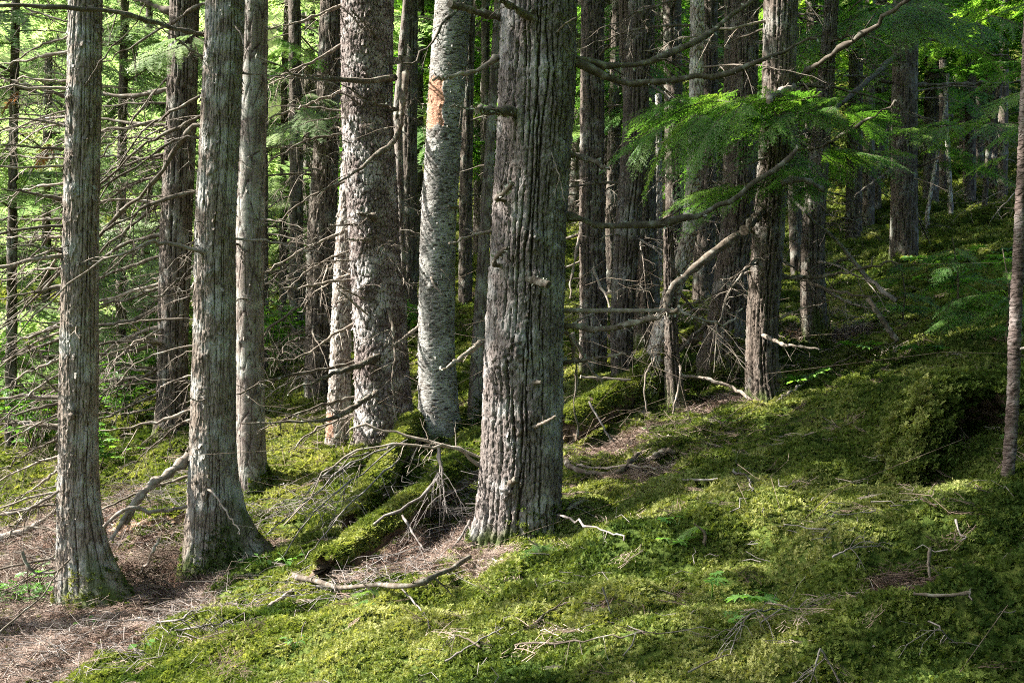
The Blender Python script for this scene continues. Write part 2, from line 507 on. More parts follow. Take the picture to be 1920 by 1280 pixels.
def bark_strip(u, z, circ, Rm, seed):       # long narrow strips that lift at their edges
    nu = max(6, round(circ / 0.036))
    edge = fbm(u * Rm * 90, z * 40, seed + 0 * z, 2, seed + 19)
    f = furrow(u, z, nu, seed, 0.7, 0.15, 0.55, 0.14, 0.04, 0.20, 0.35) + 0.3 * edge
    h = sstep(0.2, 1.1, f)
    g = furrow(u, z, nu * 2, seed + 30, 0.5, 0.1, 0.5, 0.15, 0.02, 0.18, 0.2) + 0.3 * edge
    h1 = sstep(0.2, 1.0, g)
    nu2 = max(6, round(circ / 0.035))
    w = 0.5 * fbm(u * Rm * 25, z * 20, seed + 0 * z, 2, seed)
    a2, b2, r2, du2, dv2 = cells(u / (2 * np.pi) * nu2 + w, z / 0.13 + w, nu2, seed + 5)
    h2 = sstep(0.0, 0.06, b2 - a2)
    return 0.008 * h + 0.002 * h1 + 0.005 * r2 + 0.006 * np.clip(du2, -0.5, 0.5) + 0.003 * h2 + 0.002 * edge, h * (0.6 + 0.4 * h1) * (0.75 + 0.25 * h2), r2

def bark_scaly(u, z, circ, Rm, seed):       # flaking scales
    nu = max(6, round(circ / 0.036))
    w = 0.3 * fbm(u * Rm * 12, z * 12, seed + 0 * z, 2, seed)
    a, b, rid, du, dv = cells(u / (2 * np.pi) * nu + w, z / 0.075 + w, nu, seed)
    h = sstep(0.02, 0.28, b - a)
    a2, b2, r2, _, _ = cells(u / (2 * np.pi) * nu * 2 + w, z / 0.035, nu * 2, seed + 3)
    return 0.010 * h + 0.008 * rid + 0.006 * np.clip(-dv, -0.4, 0.4) * h + 0.003 * r2, h * (0.7 + 0.3 * sstep(0, .2, b2 - a2)), rid * 0.6 + r2 * 0.4

def bark_banded(u, z, circ, Rm, seed):      # thin bark with dark cross bars
    nu = max(6, round(circ / 0.055))
    w = 0.5 * fbm(u * Rm * 8, z * 8, seed + 0 * z, 2, seed)
    a, b, rid, du, dv = cells(u / (2 * np.pi) * nu + w * 0.6, z / 0.020 + w, nu, seed, 0.95)
    bar = (rid > 0.32) * sstep(0.42, 0.12, np.abs(dv)) * sstep(0.50, 0.22, np.abs(du))
    big = fbm(u * Rm * 7, z * 7, seed + 0 * z, 2, seed + 8)
    bar = np.clip(bar * 1.2, 0, 1)
    n3 = fbm(u * Rm * 25, z * 90, seed + 0 * z, 2, seed + 3)
    return 0.003 * rid - 0.004 * bar + 0.003 * big + 0.003 * n3, 1 - bar * 0.95, rid

def bark_smooth(u, z, circ, Rm, seed):      # smooth bark with a few upright cracks
    nu = max(4, round(circ / 0.085))
    w = 0.30 * fbm(u * Rm * 10, z * 6, seed + 0 * z, 3, seed)
    a, b, rid, du, dv = cells(u / (2 * np.pi) * nu + w, z / 0.45, nu, seed)
    h = sstep(0.0, 0.10, b - a)
    nu2 = max(6, round(circ / 0.06))
    a2, b2, r2, du2, dv2 = cells(u / (2 * np.pi) * nu2 + w, z / 0.03 + w, nu2, seed + 4, 0.95)
    bar = (r2 > 0.72) * sstep(0.4, 0.15, np.abs(dv2)) * sstep(0.45, 0.2, np.abs(du2))
    return 0.006 * h + 0.004 * rid - 0.002 * bar, h * (1 - 0.7 * bar), rid * 0.7 + r2 * 0.3

BARK = dict(bark_ridged=bark_ridged, bark_strip=bark_strip, bark_scaly=bark_scaly, bark_banded=bark_banded, bark_smooth=bark_smooth,
            bark_cherry=bark_banded, bark_brown=bark_ridged, bark_pale=bark_scaly, bark_far=bark_ridged)

# ------------------------------------------------------------------ trunks
class Tree:
    pass

def make_trunk(t, ctrl, Y, bark, seed, ztop, arc, flare=(), moss=0.25, bare=None, knots=(), relief=1.0, name='trunk', snag=False):
    """ctrl: (pixel x, pixel y, pixel width) from the ground up; the trunk stands at distance Y and goes on above the frame to ztop."""
    c = np.array([[*P3(a, b, Y)[[0, 2]], w / 2 / FPX * Y] for a, b, w in ctrl])
    c = c[np.argsort(c[:, 1])]
    zb, zf = c[0, 1], c[-1, 1]
    bot = [[c[0, 0] - (c[1, 0] - c[0, 0]) / (c[1, 1] - c[0, 1]) * 0.35, zb - 0.35, c[0, 2] * 1.05]]
    rows = np.vstack([bot, c])
    if ztop > zf + 0.05:
        sl = (c[-1, 0] - c[0, 0]) / (c[-1, 1] - c[0, 1]) * 0.6
        rows = np.vstack([rows, [[c[-1, 0] + sl * (ztop - zf), ztop, c[-1, 2] * (0.9 if snag else 0.3)]]])
    rmean = c[:, 2].mean()
    circ = 2 * np.pi * rmean
    nt_ = int(np.clip(circ / arc, 10, 300))
    dz = arc * 1.5
    zvis = min(ztop, EYE + 0.36 * Y)
    zs = np.arange(zb - 0.35, zvis, dz)
    if ztop > zvis:
        zs = np.concatenate([zs, np.arange(zvis + 0.3, ztop + 0.3, 0.5)])
    # smooth centre line and radius
    zz = np.linspace(rows[0, 1], rows[-1, 1], 400)
    cx = np.interp(zz, rows[:, 1], rows[:, 0]); rr = np.interp(zz, rows[:, 1], rows[:, 2])
    k = max(3, int(0.35 / (zz[1] - zz[0])) | 1)
    ker = np.hanning(k + 2)[1:-1]; ker /= ker.sum()
    pad = k // 2
    sm = lambda q: np.convolve(np.concatenate([2 * q[0] - q[pad:0:-1], q, 2 * q[-1] - q[-2:-pad - 2:-1]]), ker, 'valid')
    cx, rr = sm(cx), sm(rr)
    t.cx = lambda z: np.interp(z, zz, cx); t.r = lambda z: np.interp(z, zz, rr); t.Y = Y; t.zb = zb
    th = np.arange(nt_) / nt_ * 2 * np.pi
    TH, ZZ = np.meshgrid(th, zs)
    X0 = t.cx(ZZ); RR = t.r(ZZ)
    hgt = np.clip(ZZ - zb, 0, None)
    for ang, amt, wid, hh in flare:
        d = np.angle(np.exp(1j * (TH - R(ang))))
        RR = RR + amt * np.exp(-(d / wid) ** 2) * np.exp(-hgt / hh)
    RR = RR * (1 + 0.05 * fbm(np.cos(TH) * 1.3, np.sin(TH) * 1.3, ZZ * 1.3, 2, seed + 40))
    d, hh_, cell = BARK[bark](TH, ZZ, circ, rmean, seed)
    RR = RR + (d - d.mean() - 0.002) * relief
    dark = np.zeros_like(RR)
    for kx, ky, kr, amt in knots:            # knots and burls: pixel, radius in pixels, height in radii
        p = P3(kx, ky, Y)
        sx = np.clip((p[0] - t.cx(p[2])) / t.r(p[2]), -0.98, 0.98)
        ang = -np.arccos(sx)
        da = np.angle(np.exp(1j * (TH - ang))) * rmean
        q = np.sqrt(da ** 2 + (ZZ - p[2]) ** 2) / (kr / FPX * Y)
        n = fbm(da * 60, ZZ * 60, seed + 0 * ZZ, 3, seed + 77)
        RR = RR + np.exp(-q ** 2) * (kr / FPX * Y) * amt * (1 + 1.3 * n)
        dark = np.maximum(dark, np.exp(-q ** 2 * 1.5) * (n > -0.1))
    V = np.stack([X0 + RR * np.cos(TH), Y + RR * np.sin(TH), ZZ], -1)
    nz = len(zs)
    i = np.arange(nz - 1)[:, None] * nt_; j = np.arange(nt_)[None, :]; j2 = (j + 1) % nt_
    mb = MB()
    mb.add(V.reshape(-1, 3), np.stack([i + j, i + j2, i + nt_ + j2, i + nt_ + j], -1).reshape(-1, 4))
    top = np.arange(nt_) + (nz - 1) * nt_
    mb.add([[t.cx(zs[-1]), Y, zs[-1] + 0.03]], np.zeros((0, 3), int))
    mb.f.append(np.stack([top, np.roll(top, -1), np.full(nt_, nz * nt_)], -1)); mb.m.append(np.zeros(nt_, np.int32))
    me = mb.mesh(name, [bark])
    one = lambda a: np.append(np.asarray(a).ravel(), 0)
    fattr(me, 'bark', one(hh_ * (1 - 0.6 * dark))); fattr(me, 'cell', one(np.clip(cell + 0.25 * fbm(np.cos(TH) * 2, np.sin(TH) * 2, ZZ * 1.5, 3, seed + 2), 0, 1)))
    mh = (moss + 1e-3) * (0.55 + 0.9 * np.clip(np.cos(TH - R(flare[0][0])), 0, 1) if flare else 1.0)
    mo = sstep(0.25, -0.05, hgt / mh * 0.25 - 0.35 * fbm(np.cos(TH) * 3, np.sin(TH) * 3, ZZ * 5, 3, seed + 60))
    fattr(me, 'mossy', one(mo * (moss > 0)))
    if bare:
        px0, px1, py0, py1 = bare
        a, b = P3(px0, py0, Y), P3(px1, py1, Y)
        nn = 0.035 * fbm(V[..., 0] * 22, V[..., 2] * 14, 0 * ZZ, 4, 5)
        w = ((V[..., 0] + nn > a[0]) & (V[..., 0] + nn < b[0]) & (ZZ + nn * 2 < a[2]) & (ZZ + nn * 2 > b[2]) & (V[..., 1] < Y)).astype(float)
        fattr(me, 'bare', one(w))
        co = (V - 0.007 * w[..., None] * np.stack([np.cos(TH), np.sin(TH), 0 * TH], -1)).reshape(-1, 3)      # the wound lies below the bark
        full = np.empty(len(me.vertices) * 3, np.float32); me.vertices.foreach_get('co', full)
        full[:co.size] = co.ravel(); me.vertices.foreach_set('co', full); me.update()
    t.V = V; t.hgt = hgt
    t.trunk = part(name, me, t.root)
    return t

def tree(name, label, ctrl, bark, Y=None, ztop=None, arc=None, seed=None, group=None, cat='tree', **kw):
    t = Tree()
    b = ctrl[0]
    if Y is None:
        g = G(b[0], b[1]); Y = g[1] + b[2] / 2 / FPX * g[1] * 0.6
    base = P3(b[0], b[1], Y)
    zg = float(H(base[:1], np.array([Y]))[0])
    ctrl = list(ctrl)
    if base[2] - zg > 0.02:       # the base is hidden behind something: go down to the ground
        ctrl = [(b[0], 640 + (EYE - zg) * FPX / Y, b[2])] + ctrl
    base[2] = min(base[2], zg)
    t.root = thing(name, base, label, cat, group)
    t.seed = seed if seed is not None else int(b[0])
    if ztop is None:
        ztop = 14 + (t.seed * 37 % 50) / 10 + base[2]
    t.ztop = ztop
    if arc is None:
        arc = max(0.006, 0.00105 * Y)
    make_trunk(t, ctrl, Y, bark, t.seed, ztop, arc, **kw)
    t.bark = bark
    return t

def flakes(t, n, seed, zlo=None, zhi=None, size=1.0, mat=None):
    """Bark that peels: small curled strips standing off the trunk."""
    r_ = np.random.default_rng(seed)
    mb = MB()
    zlo = t.zb + 0.3 if zlo is None else zlo
    zhi = EYE + 0.34 * t.Y if zhi is None else zhi
    for _ in range(n):
        z = r_.uniform(zlo, zhi); a = r_.uniform(-np.pi * 1.05, np.pi * 0.05)
        r = t.r(z) + 0.002; L = r_.uniform(0.010, 0.045) * size; w = r_.uniform(0.003, 0.013) * size
        lift = r_.uniform(0.002, 0.016) * size; sgn = r_.choice([-1, 1])
        rows = []
        for k in range(3):
            f = k / 2
            for s in (-1, 1):
                aa = a + s * w / r * (1 - 0.4 * f)
                rr = r + lift * f * f + (lift * 0.6 if s == sgn else 0)
                zz = z - L * f if r_.random() < 2 else z
                rows.append([t.cx(zz) + rr * np.cos(aa), t.Y + rr * np.sin(aa), zz])
        mb.add(rows, [[0, 1, 3, 2], [2, 3, 5, 4]])
    me = mb.mesh('peeling_bark', [mat or t.bark], False)
    n_ = len(me.vertices)
    fattr(me, 'bark', np.ones(n_)); fattr(me, 'cell', np.repeat(r_.random(n_ // 6), 6)); fattr(me, 'mossy', np.zeros(n_))
    return tag(link('peeling_bark', me, t.trunk), kind='stuff')

# ------------------------------------------------------------------ dead branches
def grow_twigs(mb, P, rad, r_, n, lmin, lmax, droop=0.25, sub=2, sides=3, mat=0, t0=0.15, flat=0.6):
    k = len(P)
    for q in range(n):
        f = r_.uniform(t0, 0.98)
        i = min(int(f * (k - 1)), k - 2)
        p = P[i] + (P[i + 1] - P[i]) * (f * (k - 1) - i)
        tn = P[i + 1] - P[i]; tn /= np.linalg.norm(tn) + 1e-9
        d = r_.normal(size=3); d[2] *= flat; d -= tn * (d @ tn); d /= np.linalg.norm(d) + 1e-9
        d = d * 0.8 + tn * r_.uniform(0.2, 0.9); d /= np.linalg.norm(d)
        L = r_.uniform(lmin, lmax) * (1.1 - 0.6 * f)
        rr = min(rad[i] * 0.45, 0.006) * r_.uniform(0.6, 1.0) + 0.0008
        s = np.linspace(0, 1, 5)[:, None]
        T = p + d * L * s + np.array([0, 0, -droop * L]) * s ** 2 + r_.normal(size=(5, 3)) * L * 0.03 * s
        mb.tube(T, np.linspace(rr, rr * 0.3 + 0.0004, 5), sides, mat, False)
        for _ in range(sub):
            j = r_.integers(1, 4)
            d2 = d + r_.normal(size=3) * 0.7; d2 /= np.linalg.norm(d2)
            L2 = L * r_.uniform(0.2, 0.5)
            T2 = T[j] + d2 * L2 * np.linspace(0, 1, 3)[:, None] + np.array([0, 0, -droop * L2]) * np.linspace(0, 1, 3)[:, None] ** 2
            mb.tube(T2, np.linspace(rr * 0.55, 0.0005, 3), 3, mat, False)

def fuzz(mb, P, rad, r_, n, size, mat):
    """Lichen beards and crusts on a branch: small ragged flaps."""
    k = len(P)
    for _ in range(n):
        i = r_.integers(0, k); d = r_.normal(size=3); d /= np.linalg.norm(d)
        p = P[i] + d * rad[i] * 0.9
        s = size * 1.5 * r_.uniform(0.5, 1.3); e = r_.normal(size=3); e /= np.linalg.norm(e)
        mb.add([p - e * s * 0.4, p + e * s * 0.4, p + d * s + e * s * 0.2, p + d * s * 0.8 - e * s * 0.3], [[0, 1, 2, 3]], mat)

def branch_path(pts, Y0, dy, n=18, wob=0.012, seed=0):
    r_ = np.random.default_rng(seed)
    L = len(pts)
    W = np.array([P3(p[0], p[1], (p[2] if len(p) > 2 else Y0 + dy * i / max(1, L - 1))) for i, p in enumerate(pts)])
    S = spline(W, n)
    ln = np.linalg.norm(np.diff(W, axis=0), axis=1).sum()
    j = r_.normal(size=(n, 3)) * wob * min(1, ln); j[0] = 0
    return S + j * np.linspace(0.3, 1, n)[:, None], ln

BR = [0]
def branch(t, pts, r0, r1=0.8, dy=-0.15, tw=4, mat='dead_dark', lich=0, front=False, name='dead_branch', lmax=0.35, wob=0.013):
    """A dead branch of tree t through photo pixels pts; r0, r1: radius in pixels at foot and tip; dy: how far it leads away from (+) or to (-) the camera."""
    BR[0] += 1
    r_ = np.random.default_rng(1000 + BR[0])
    Y0 = t.Y - (t.r(P3(*pts[0][:2], t.Y)[2]) * 0.92 if front else 0)
    S, ln = branch_path(pts, Y0, dy, 18, wob, BR[0])
    # root the foot inside the trunk
    ax = np.array([t.cx(S[0][2]), t.Y, S[0][2]])
    d0 = ax - S[0]; dn = np.linalg.norm(d0)
    if dn > 0.02:
        S = np.vstack([S[0] + d0 / dn * min(dn * 0.8, max(0.03, dn - t.r(S[0][2]) * 0.6)), S])
    rad = np.linspace(r0, r1, len(S)) / FPX * t.Y * (1 + 0.22 * r_.normal(size=len(S)))
    rad = np.maximum(rad, 0.0012)
    rad[0] = rad[1] * 1.3
    mb = MB()
    mb.tube(S, rad, 7 if r0 > 3 else 5)
    if tw:
        grow_twigs(mb, S, rad, r_, tw, 0.05, min(lmax, ln * 0.45))
    mats = [mat, 'lichen']
    if lich:
        fuzz(mb, S, rad, r_, lich, 0.012, 1)
    return part(name, mb.mesh(name, mats), t.root)

def proto_dead(seed, n=14, droop=0.25, L=1.0, rise=0.1, mat='dead_dark', sub=3, rad=0.011):
    r_ = np.random.default_rng(seed)
    s = np.linspace(0, 1, 12)
    P = np.stack([s * L, 0.08 * np.sin(s * 3 + r_.uniform(0, 6)) * s, rise * s - droop * s ** 2 + 0.02 * r_.normal(size=12) * s], -1)
    rd = np.linspace(rad, 0.0015, 12)
    mb = MB(); mb.tube(P, rd, 5)
    grow_twigs(mb, P, rd, r_, n, 0.08, 0.42, 0.3, sub, 3, 0, 0.1, 0.5)
    return mb.mesh('dead_branch', [mat])
DEAD = [proto_dead(50 + i, 10 + i % 4 * 3, 0.15 + 0.1 * (i % 4), 1.0, [0.1, -0.15, 0.25, 0.0][i % 4]) for i in range(8)]
DEADP = [proto_dead(80 + i, 9 + i % 3 * 3, 0.2 + 0.12 * (i % 3), 1.0, [0.0, -0.2, 0.15][i % 3], 'dead_pale') for i in range(6)]
STUB = [proto_dead(110 + i, 2, 0.1, 1.0, 0.1, 'dead_dark', 1, 0.06) for i in range(4)]

def whorl(t, n, z0, z1, l0, l1, seed, pale=0.2, yaw=None, kind=None):
    """n dead branches round the trunk between heights z0 and z1."""
    r_ = np.random.default_rng(seed)
    for k in range(n):
        z = r_.uniform(z0, z1)
        a = r_.uniform(0, 2 * np.pi) if yaw is None else R(r_.uniform(*yaw))
        L = r_.uniform(l0, l1)
        src = kind or (DEADP if r_.random() < pale else DEAD)
        o = link('dead_branch', src[r_.integers(len(src))], t.root)
        r = t.r(z) * 0.85
        o.location = Vector((t.cx(z) + r * math.cos(a), t.Y + r * math.sin(a), z)) - t.root.location
        o.rotation_euler = (r_.uniform(-0.5, 0.5), r_.uniform(-0.15, 0.35), a)
        th = r_.uniform(0.8, 1.3)
        o.scale = (L, L * th, L * th)

# ------------------------------------------------------------------ green boughs of hemlock
def spray(seed, L=1.2, gap=0.045, near=True, droop=0.25):
    """A flat, drooping hemlock bough along +X: stem, side twigs, and needles in two rows along every twig."""
    r_ = np.random.default_rng(seed)
    mb = MB()
    n = 16
    s = np.linspace(0, 1, n)
    P = np.stack([s * L, 0.04 * np.sin(s * 4 + seed), -droop * L * s ** 2 + 0.05 * s], -1)
    mb.tube(P, np.linspace(0.008, 0.0015, n), 4, 0, False)
    NB, ND, NS, NL = [], [], [], []
    def needles(T, w, ln, step):
        seg = np.linalg.norm(T[-1] - T[0]); k = max(2, int(seg / step))
        f = (np.arange(k) + r_.uniform(0, 1, k)) / k * (len(T) - 1)
        i = np.minimum(f.astype(int), len(T) - 2); g = (f - i)[:, None]
        p = T[i] + (T[i + 1] - T[i]) * g
        d = (T[-1] - T[0]) / (seg + 1e-9)
        side = np.cross(d, [0, 0, 1.0]); side /= np.linalg.norm(side) + 1e-9
        for sg in (-1, 1):
            dd = side * sg + d * r_.uniform(0.2, 0.7, (k, 1)) + np.array([0, 0, 1]) * r_.uniform(-0.35, 0.25, (k, 1))
            dd /= np.linalg.norm(dd, axis=1)[:, None]
            NB.append(p); ND.append(dd * (ln * r_.uniform(0.6, 1.15, (k, 1)))); NS.append(np.tile(d * w, (k, 1)))
    cnt = int(L / gap)
    for q in range(cnt):
        f = (q + 0.5) / cnt
        i = min(int(f * (n - 1)), n - 2); p = P[i] + (P[i + 1] - P[i]) * (f * (n - 1) - i)
        for sg in (-1, 1):
            if r_.random() < 0.1: continue
            L2 = L * 0.46 * (1 - f) ** 0.75 * min(1, 0.35 + f * 4) * r_.uniform(0.6, 1.15) + 0.04
            ang = R(r_.uniform(42, 66))
            d = np.array([math.cos(ang), sg * math.sin(ang), r_.uniform(-0.15, 0.12)])
            k = 6; ss = np.linspace(0, 1, k)[:, None]
            T = p + d * L2 * ss + np.array([0.0, 0, -r_.uniform(0.15, 0.45) * L2]) * ss ** 2 + np.array([0.25 * L2, 0, 0]) * ss ** 2
            mb.tube(T, np.linspace(0.0028, 0.001, k), 3, 0, False)
            if near:
                c3 = int(L2 / 0.045)
                for w in range(c3):
                    g = (w + 0.5) / c3; a = min(int(g * (k - 1)), k - 2)
                    pp = T[a] + (T[a + 1] - T[a]) * (g * (k - 1) - a)
                    dt = T[a + 1] - T[a]; dt /= np.linalg.norm(dt); sd = np.cross(dt, [0, 0, 1]); sd /= np.linalg.norm(sd)
                    for s2 in (-1, 1):
                        L3 = (0.03 + 0.10 * (1 - g) * min(1, L2 / 0.3)) * r_.uniform(0.5, 1.1)
                        d3 = dt * 0.6 + sd * s2 * 0.8 + np.array([0, 0, r_.uniform(-0.4, 0.05)]); d3 /= np.linalg.norm(d3)
                        T3 = np.array([pp, pp + d3 * L3])
                        needles(T3, 0.0042, 0.021, 0.012)
                needles(T, 0.0042, 0.021, 0.012)
            else:
                needles(T, 0.010, 0.060, 0.016)
    B = np.vstack(NB); D = np.vstack(ND); S = np.vstack(NS)
    V = np.stack([B - S, B + S, B + D], 1).reshape(-1, 3)
    mb.add(V, np.arange(len(V)).reshape(-1, 3), 1)
    return mb
def spray_pair(seed, **k):
    """The bough's wood, and its needles as a mesh of their own."""
    mb = spray(seed, **k)
    wood, leaf = MB(), MB()
    for V_, F_, m_ in zip(mb.v, mb.f, mb.m):
        (leaf if m_[0] else wood).add(V_, F_ - F_.min())
    return wood.mesh('bough', ['twig_brown'], False), leaf.mesh('needles', ['needles'], False)
def spray_mesh(seed, pale=False, **k):
    return spray(seed, **k).mesh('bough', ['twig_brown', 'needles_hazy' if pale else 'needles'], False)
NEAR = [spray_pair(200 + i, L=1.2, gap=0.055, near=True, droop=[0.18, 0.3, 0.42, 0.25][i]) for i in range(4)]
FAR = [spray_mesh(220 + i, L=1.2, gap=0.055, near=False, droop=[0.15, 0.3, 0.4, 0.25, 0.1][i]) for i in range(5)]
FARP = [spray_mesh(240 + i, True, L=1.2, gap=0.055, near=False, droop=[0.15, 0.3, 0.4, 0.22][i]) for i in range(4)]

def bough(t, pos, yaw, pitch, roll, sc, src, seed=0, name='bough'):
    me = src[seed % len(src)]
    o = link(name, me[0] if isinstance(me, tuple) else me, t.root)
    if isinstance(me, tuple):
        tag(link('needles', me[1], o), kind='stuff')
    o.location = Vector(pos) - t.root.location
    o.rotation_euler = Euler((R(roll), R(pitch), R(yaw)), 'XYZ')
    o.scale = (sc, sc, sc)
    return o

def skirts(t, n, z0, z1, l0, l1, seed, src, yaw=(0, 360), pitch=(-10, 30), taper=0.0):
    """n green boughs round the trunk."""
    r_ = np.random.default_rng(seed)
    for k in range(n):
        z = z0 + (z1 - z0) * (k + r_.uniform(0, 1)) / n
        a = r_.uniform(*yaw); L = r_.uniform(l0, l1) * (1 - taper * (z - z0) / (z1 - z0))
        bough(t, (t.cx(z), t.Y, z), a, r_.uniform(*pitch), r_.uniform(-25, 25), L / 1.2, src, int(r_.integers(99)))

# crown high above the frame: short boughs as ragged flat fans, one mesh per kind of crown, spread through a cone
def crown_mesh(seed, h=9.0, rad=2.2, n=230):
    r_ = np.random.default_rng(seed)
    mb = MB()
    for _ in range(n):
        f = r_.random() ** 0.8
        a = r_.uniform(0, 2 * np.pi); rr = rad * (1 - f) ** 0.8 * r_.uniform(0.75, 1.1) + 0.2
        d = np.array([math.cos(a), math.sin(a), 0]); sd = np.array([-d[1], d[0], 0])
        p0 = np.array([0, 0, h * f])
        m = 9
        for j in range(m):
            g = (j + r_.random()) / m
            p = p0 + d * rr * g + np.array([0, 0, -0.25 * rr * g * g])
            w = 0.42 * rr * (1 - 0.75 * g) * 0.55
            for sg in (-1, 1):
                q = p + sd * sg * w * r_.uniform(0.4, 1.0) + d * 0.2 + np.array([0, 0, -0.12 * r_.random()])
                e = d * 0.11
                mb.add([p - e * 0.5, p + e * 0.8, q + e * 0.3, q - e * 0.3], [[0, 1, 2, 3]])
    return mb.mesh('crown', ['needles'], False)
CROWN = [crown_mesh(300 + i, 9 + i % 3, 2.0 + 0.25 * i) for i in range(5)]
def crown(t, seed, start=7.5, sc=1.0):
    z = start
    o = link('crown', CROWN[seed % 5], t.root)
    h = t.ztop + 0.6 - z
    o.location = Vector((t.cx(z), t.Y, z)) - t.root.location
    o.rotation_euler = (0, 0, seed * 1.7)
    o.scale = (sc, sc, max(0.3, h / 9.5))
    return o
# ------------------------------------------------------------------ the main trees
T7 = tree('conifer_tree', 'thickest trunk of all, deeply furrowed grey bark, standing in the middle of the picture',
          [(972, 1000, 164), (974, 930, 154), (978, 860, 152), (983, 650, 145), (992, 430, 136), (1005, 215, 140), (1011, 0, 142)], 'bark_ridged', arc=0.0062, seed=11, ztop=19,
          flare=[(205, 0.06, 0.35, 0.10), (250, 0.03, 0.25, 0.08), (285, 0.03, 0.25, 0.07), (330, 0.03, 0.4, 0.10)], moss=0.05,
          knots=[(965, 662, 34, 0.30), (935, 690, 22, 0.3), (995, 457, 22, 0.35), (1003, 520, 16, 0.4), (985, 785, 24, 0.25), (955, 905, 22, 0.3), (1040, 205, 16, 0.35), (1042, 325, 14, 0.4), (1020, 145, 12, 0.4), (945, 350, 16, 0.3), (960, 207, 20, 0.4), (1003, 35, 20, 0.3), (1045, 45, 10, 0.4), (1045, 283, 14, 0.4)])
T1 = tree('conifer_tree', 'grey strip-barked outer trunk with sunlit edge, its foot swept sideways over needle litter',
          [(152, 1135, 84), (150, 1060, 80), (146, 950, 74), (146, 860, 71), (148, 650, 67), (151, 430, 64), (157, 215, 62), (161, 0, 61)], 'bark_strip', arc=0.0058, seed=21, ztop=17,
          flare=[(350, 0.34, 0.65, 0.26), (305, 0.10, 0.5, 0.2), (200, 0.03, 0.5, 0.2)], moss=0.34, knots=[(140, 185, 14, 0.4), (150, 365, 12, 0.4), (148, 610, 10, 0.4), (150, 775, 12, 0.4), (140, 478, 10, 0.4), (142, 310, 10, .4)])
T2 = tree('conifer_tree', 'grey strip-barked trunk with a bright white sunlit edge, rotten wood log lying behind its foot',
          [(390, 1065, 90), (392, 1000, 88), (396, 860, 82), (402, 650, 78), (404, 430, 73), (414, 215, 72), (423, 0, 70)], 'bark_strip', arc=0.0062, seed=33, ztop=18,
          flare=[(15, 0.46, 0.5, 0.24), (330, 0.10, 0.6, 0.14), (215, 0.04, 0.5, 0.15)], moss=0.34, knots=[(400, 118, 14, 0.4), (398, 250, 12, 0.4), (405, 330, 10, 0.4), (403, 515, 12, 0.35), (400, 632, 13, 0.3), (393, 670, 14, 0.3), (388, 735, 14, 0.3), (400, 805, 10, 0.3), (390, 475, 10, 0.4)])
T2b = tree('conifer_tree', 'smooth grey trunk with upright cracks standing close behind the white-edged trunk',
           [(472, 928, 62), (470, 860, 56), (468, 650, 54), (468, 430, 54), (474, 215, 52), (478, 0, 50)], 'bark_smooth', seed=47,
           flare=[(0, 0.10, 0.7, 0.14)], moss=0.18, knots=[(480, 560, 10, 0.2), (455, 640, 8, .3)])
T1b = tree('conifer_tree', 'dark brown trunk bristling with upswept dead branches, between the two strip-barked trunks',
           [(320, 822, 58), (322, 760, 55), (325, 600, 55), (330, 430, 57), (340, 215, 54), (346, 0, 52)], 'bark_brown', seed=58, moss=0.15, flare=[(180, 0.05, 0.6, 0.15)])
T3 = tree('conifer_tree', 'broad flaky-barked trunk with whitish patches, standing beside the pale cross-barred trunk',
          [(722, 838, 108), (718, 760, 102), (714, 650, 98), (701, 430, 95), (688, 215, 95), (690, 0, 98)], 'bark_scaly', seed=63, arc=0.0085, ztop=19,
          flare=[(0, 0.08, 0.6, 0.3), (200, 0.06, 0.5, 0.2)], moss=0.15, knots=[(690, 402, 20, 0.3), (710, 290, 18, 0.3), (690, 545, 14, .4), (705, 680, 18, .3), (700, 445, 14, .4), (740, 640, 14, .3)])
T3b = tree('birch_tree', 'slim whitish trunk with torn orange bark at its foot, tucked against the broad flaky trunk',
           [(630, 842, 44), (636, 740, 42), (640, 600, 38), (648, 430, 34), (662, 250, 32), (672, 0, 30)], 'bark_pale', seed=71, Y=None, ztop=13, moss=0.05,
           bare=(600, 628, 770, 822))
T5 = tree('conifer_tree', 'pale cross-barred trunk with an orange bark wound high on it',
          [(826, 842, 84), (824, 800, 76), (818, 650, 70), (821, 430, 68), (834, 215, 68), (850, 0, 70)], 'bark_banded', seed=85, arc=0.0075, ztop=18,
          flare=[(0, 0.05, 0.7, 0.2), (180, 0.04, 0.7, 0.2)], moss=0.22, bare=(798, 834, 150, 243), knots=[(812, 540, 8, .4), (830, 205, 8, .4), (815, 290, 8, .3)])
T6 = tree('dead_snag', 'barkless pale dead pole leaning behind the thickest trunk', [(888, 800, 32), (890, 780, 30), (896, 650, 25), (909, 430, 21), (922, 215, 17), (935, 0, 16)], 'bark_smooth', seed=91, ztop=7.5, moss=0.15, relief=0.3, snag=True)
T3a = tree('conifer_tree', 'dark scaly trunk in shade left of the broad flaky trunk', [(597, 752, 52), (598, 650, 50), (604, 430, 54), (614, 215, 42), (622, 0, 40)], 'bark_far', seed=104, moss=0.12)
T4 = tree('dead_sapling', 'thin crooked grey sapling rising beside the top of the broad flaky trunk', [(752, 812, 16), (756, 560, 15), (750, 330, 15), (745, 215, 18), (758, 60, 16), (763, 0, 14)], 'bark_smooth', seed=112, Y=10.6, ztop=8, moss=0.0)

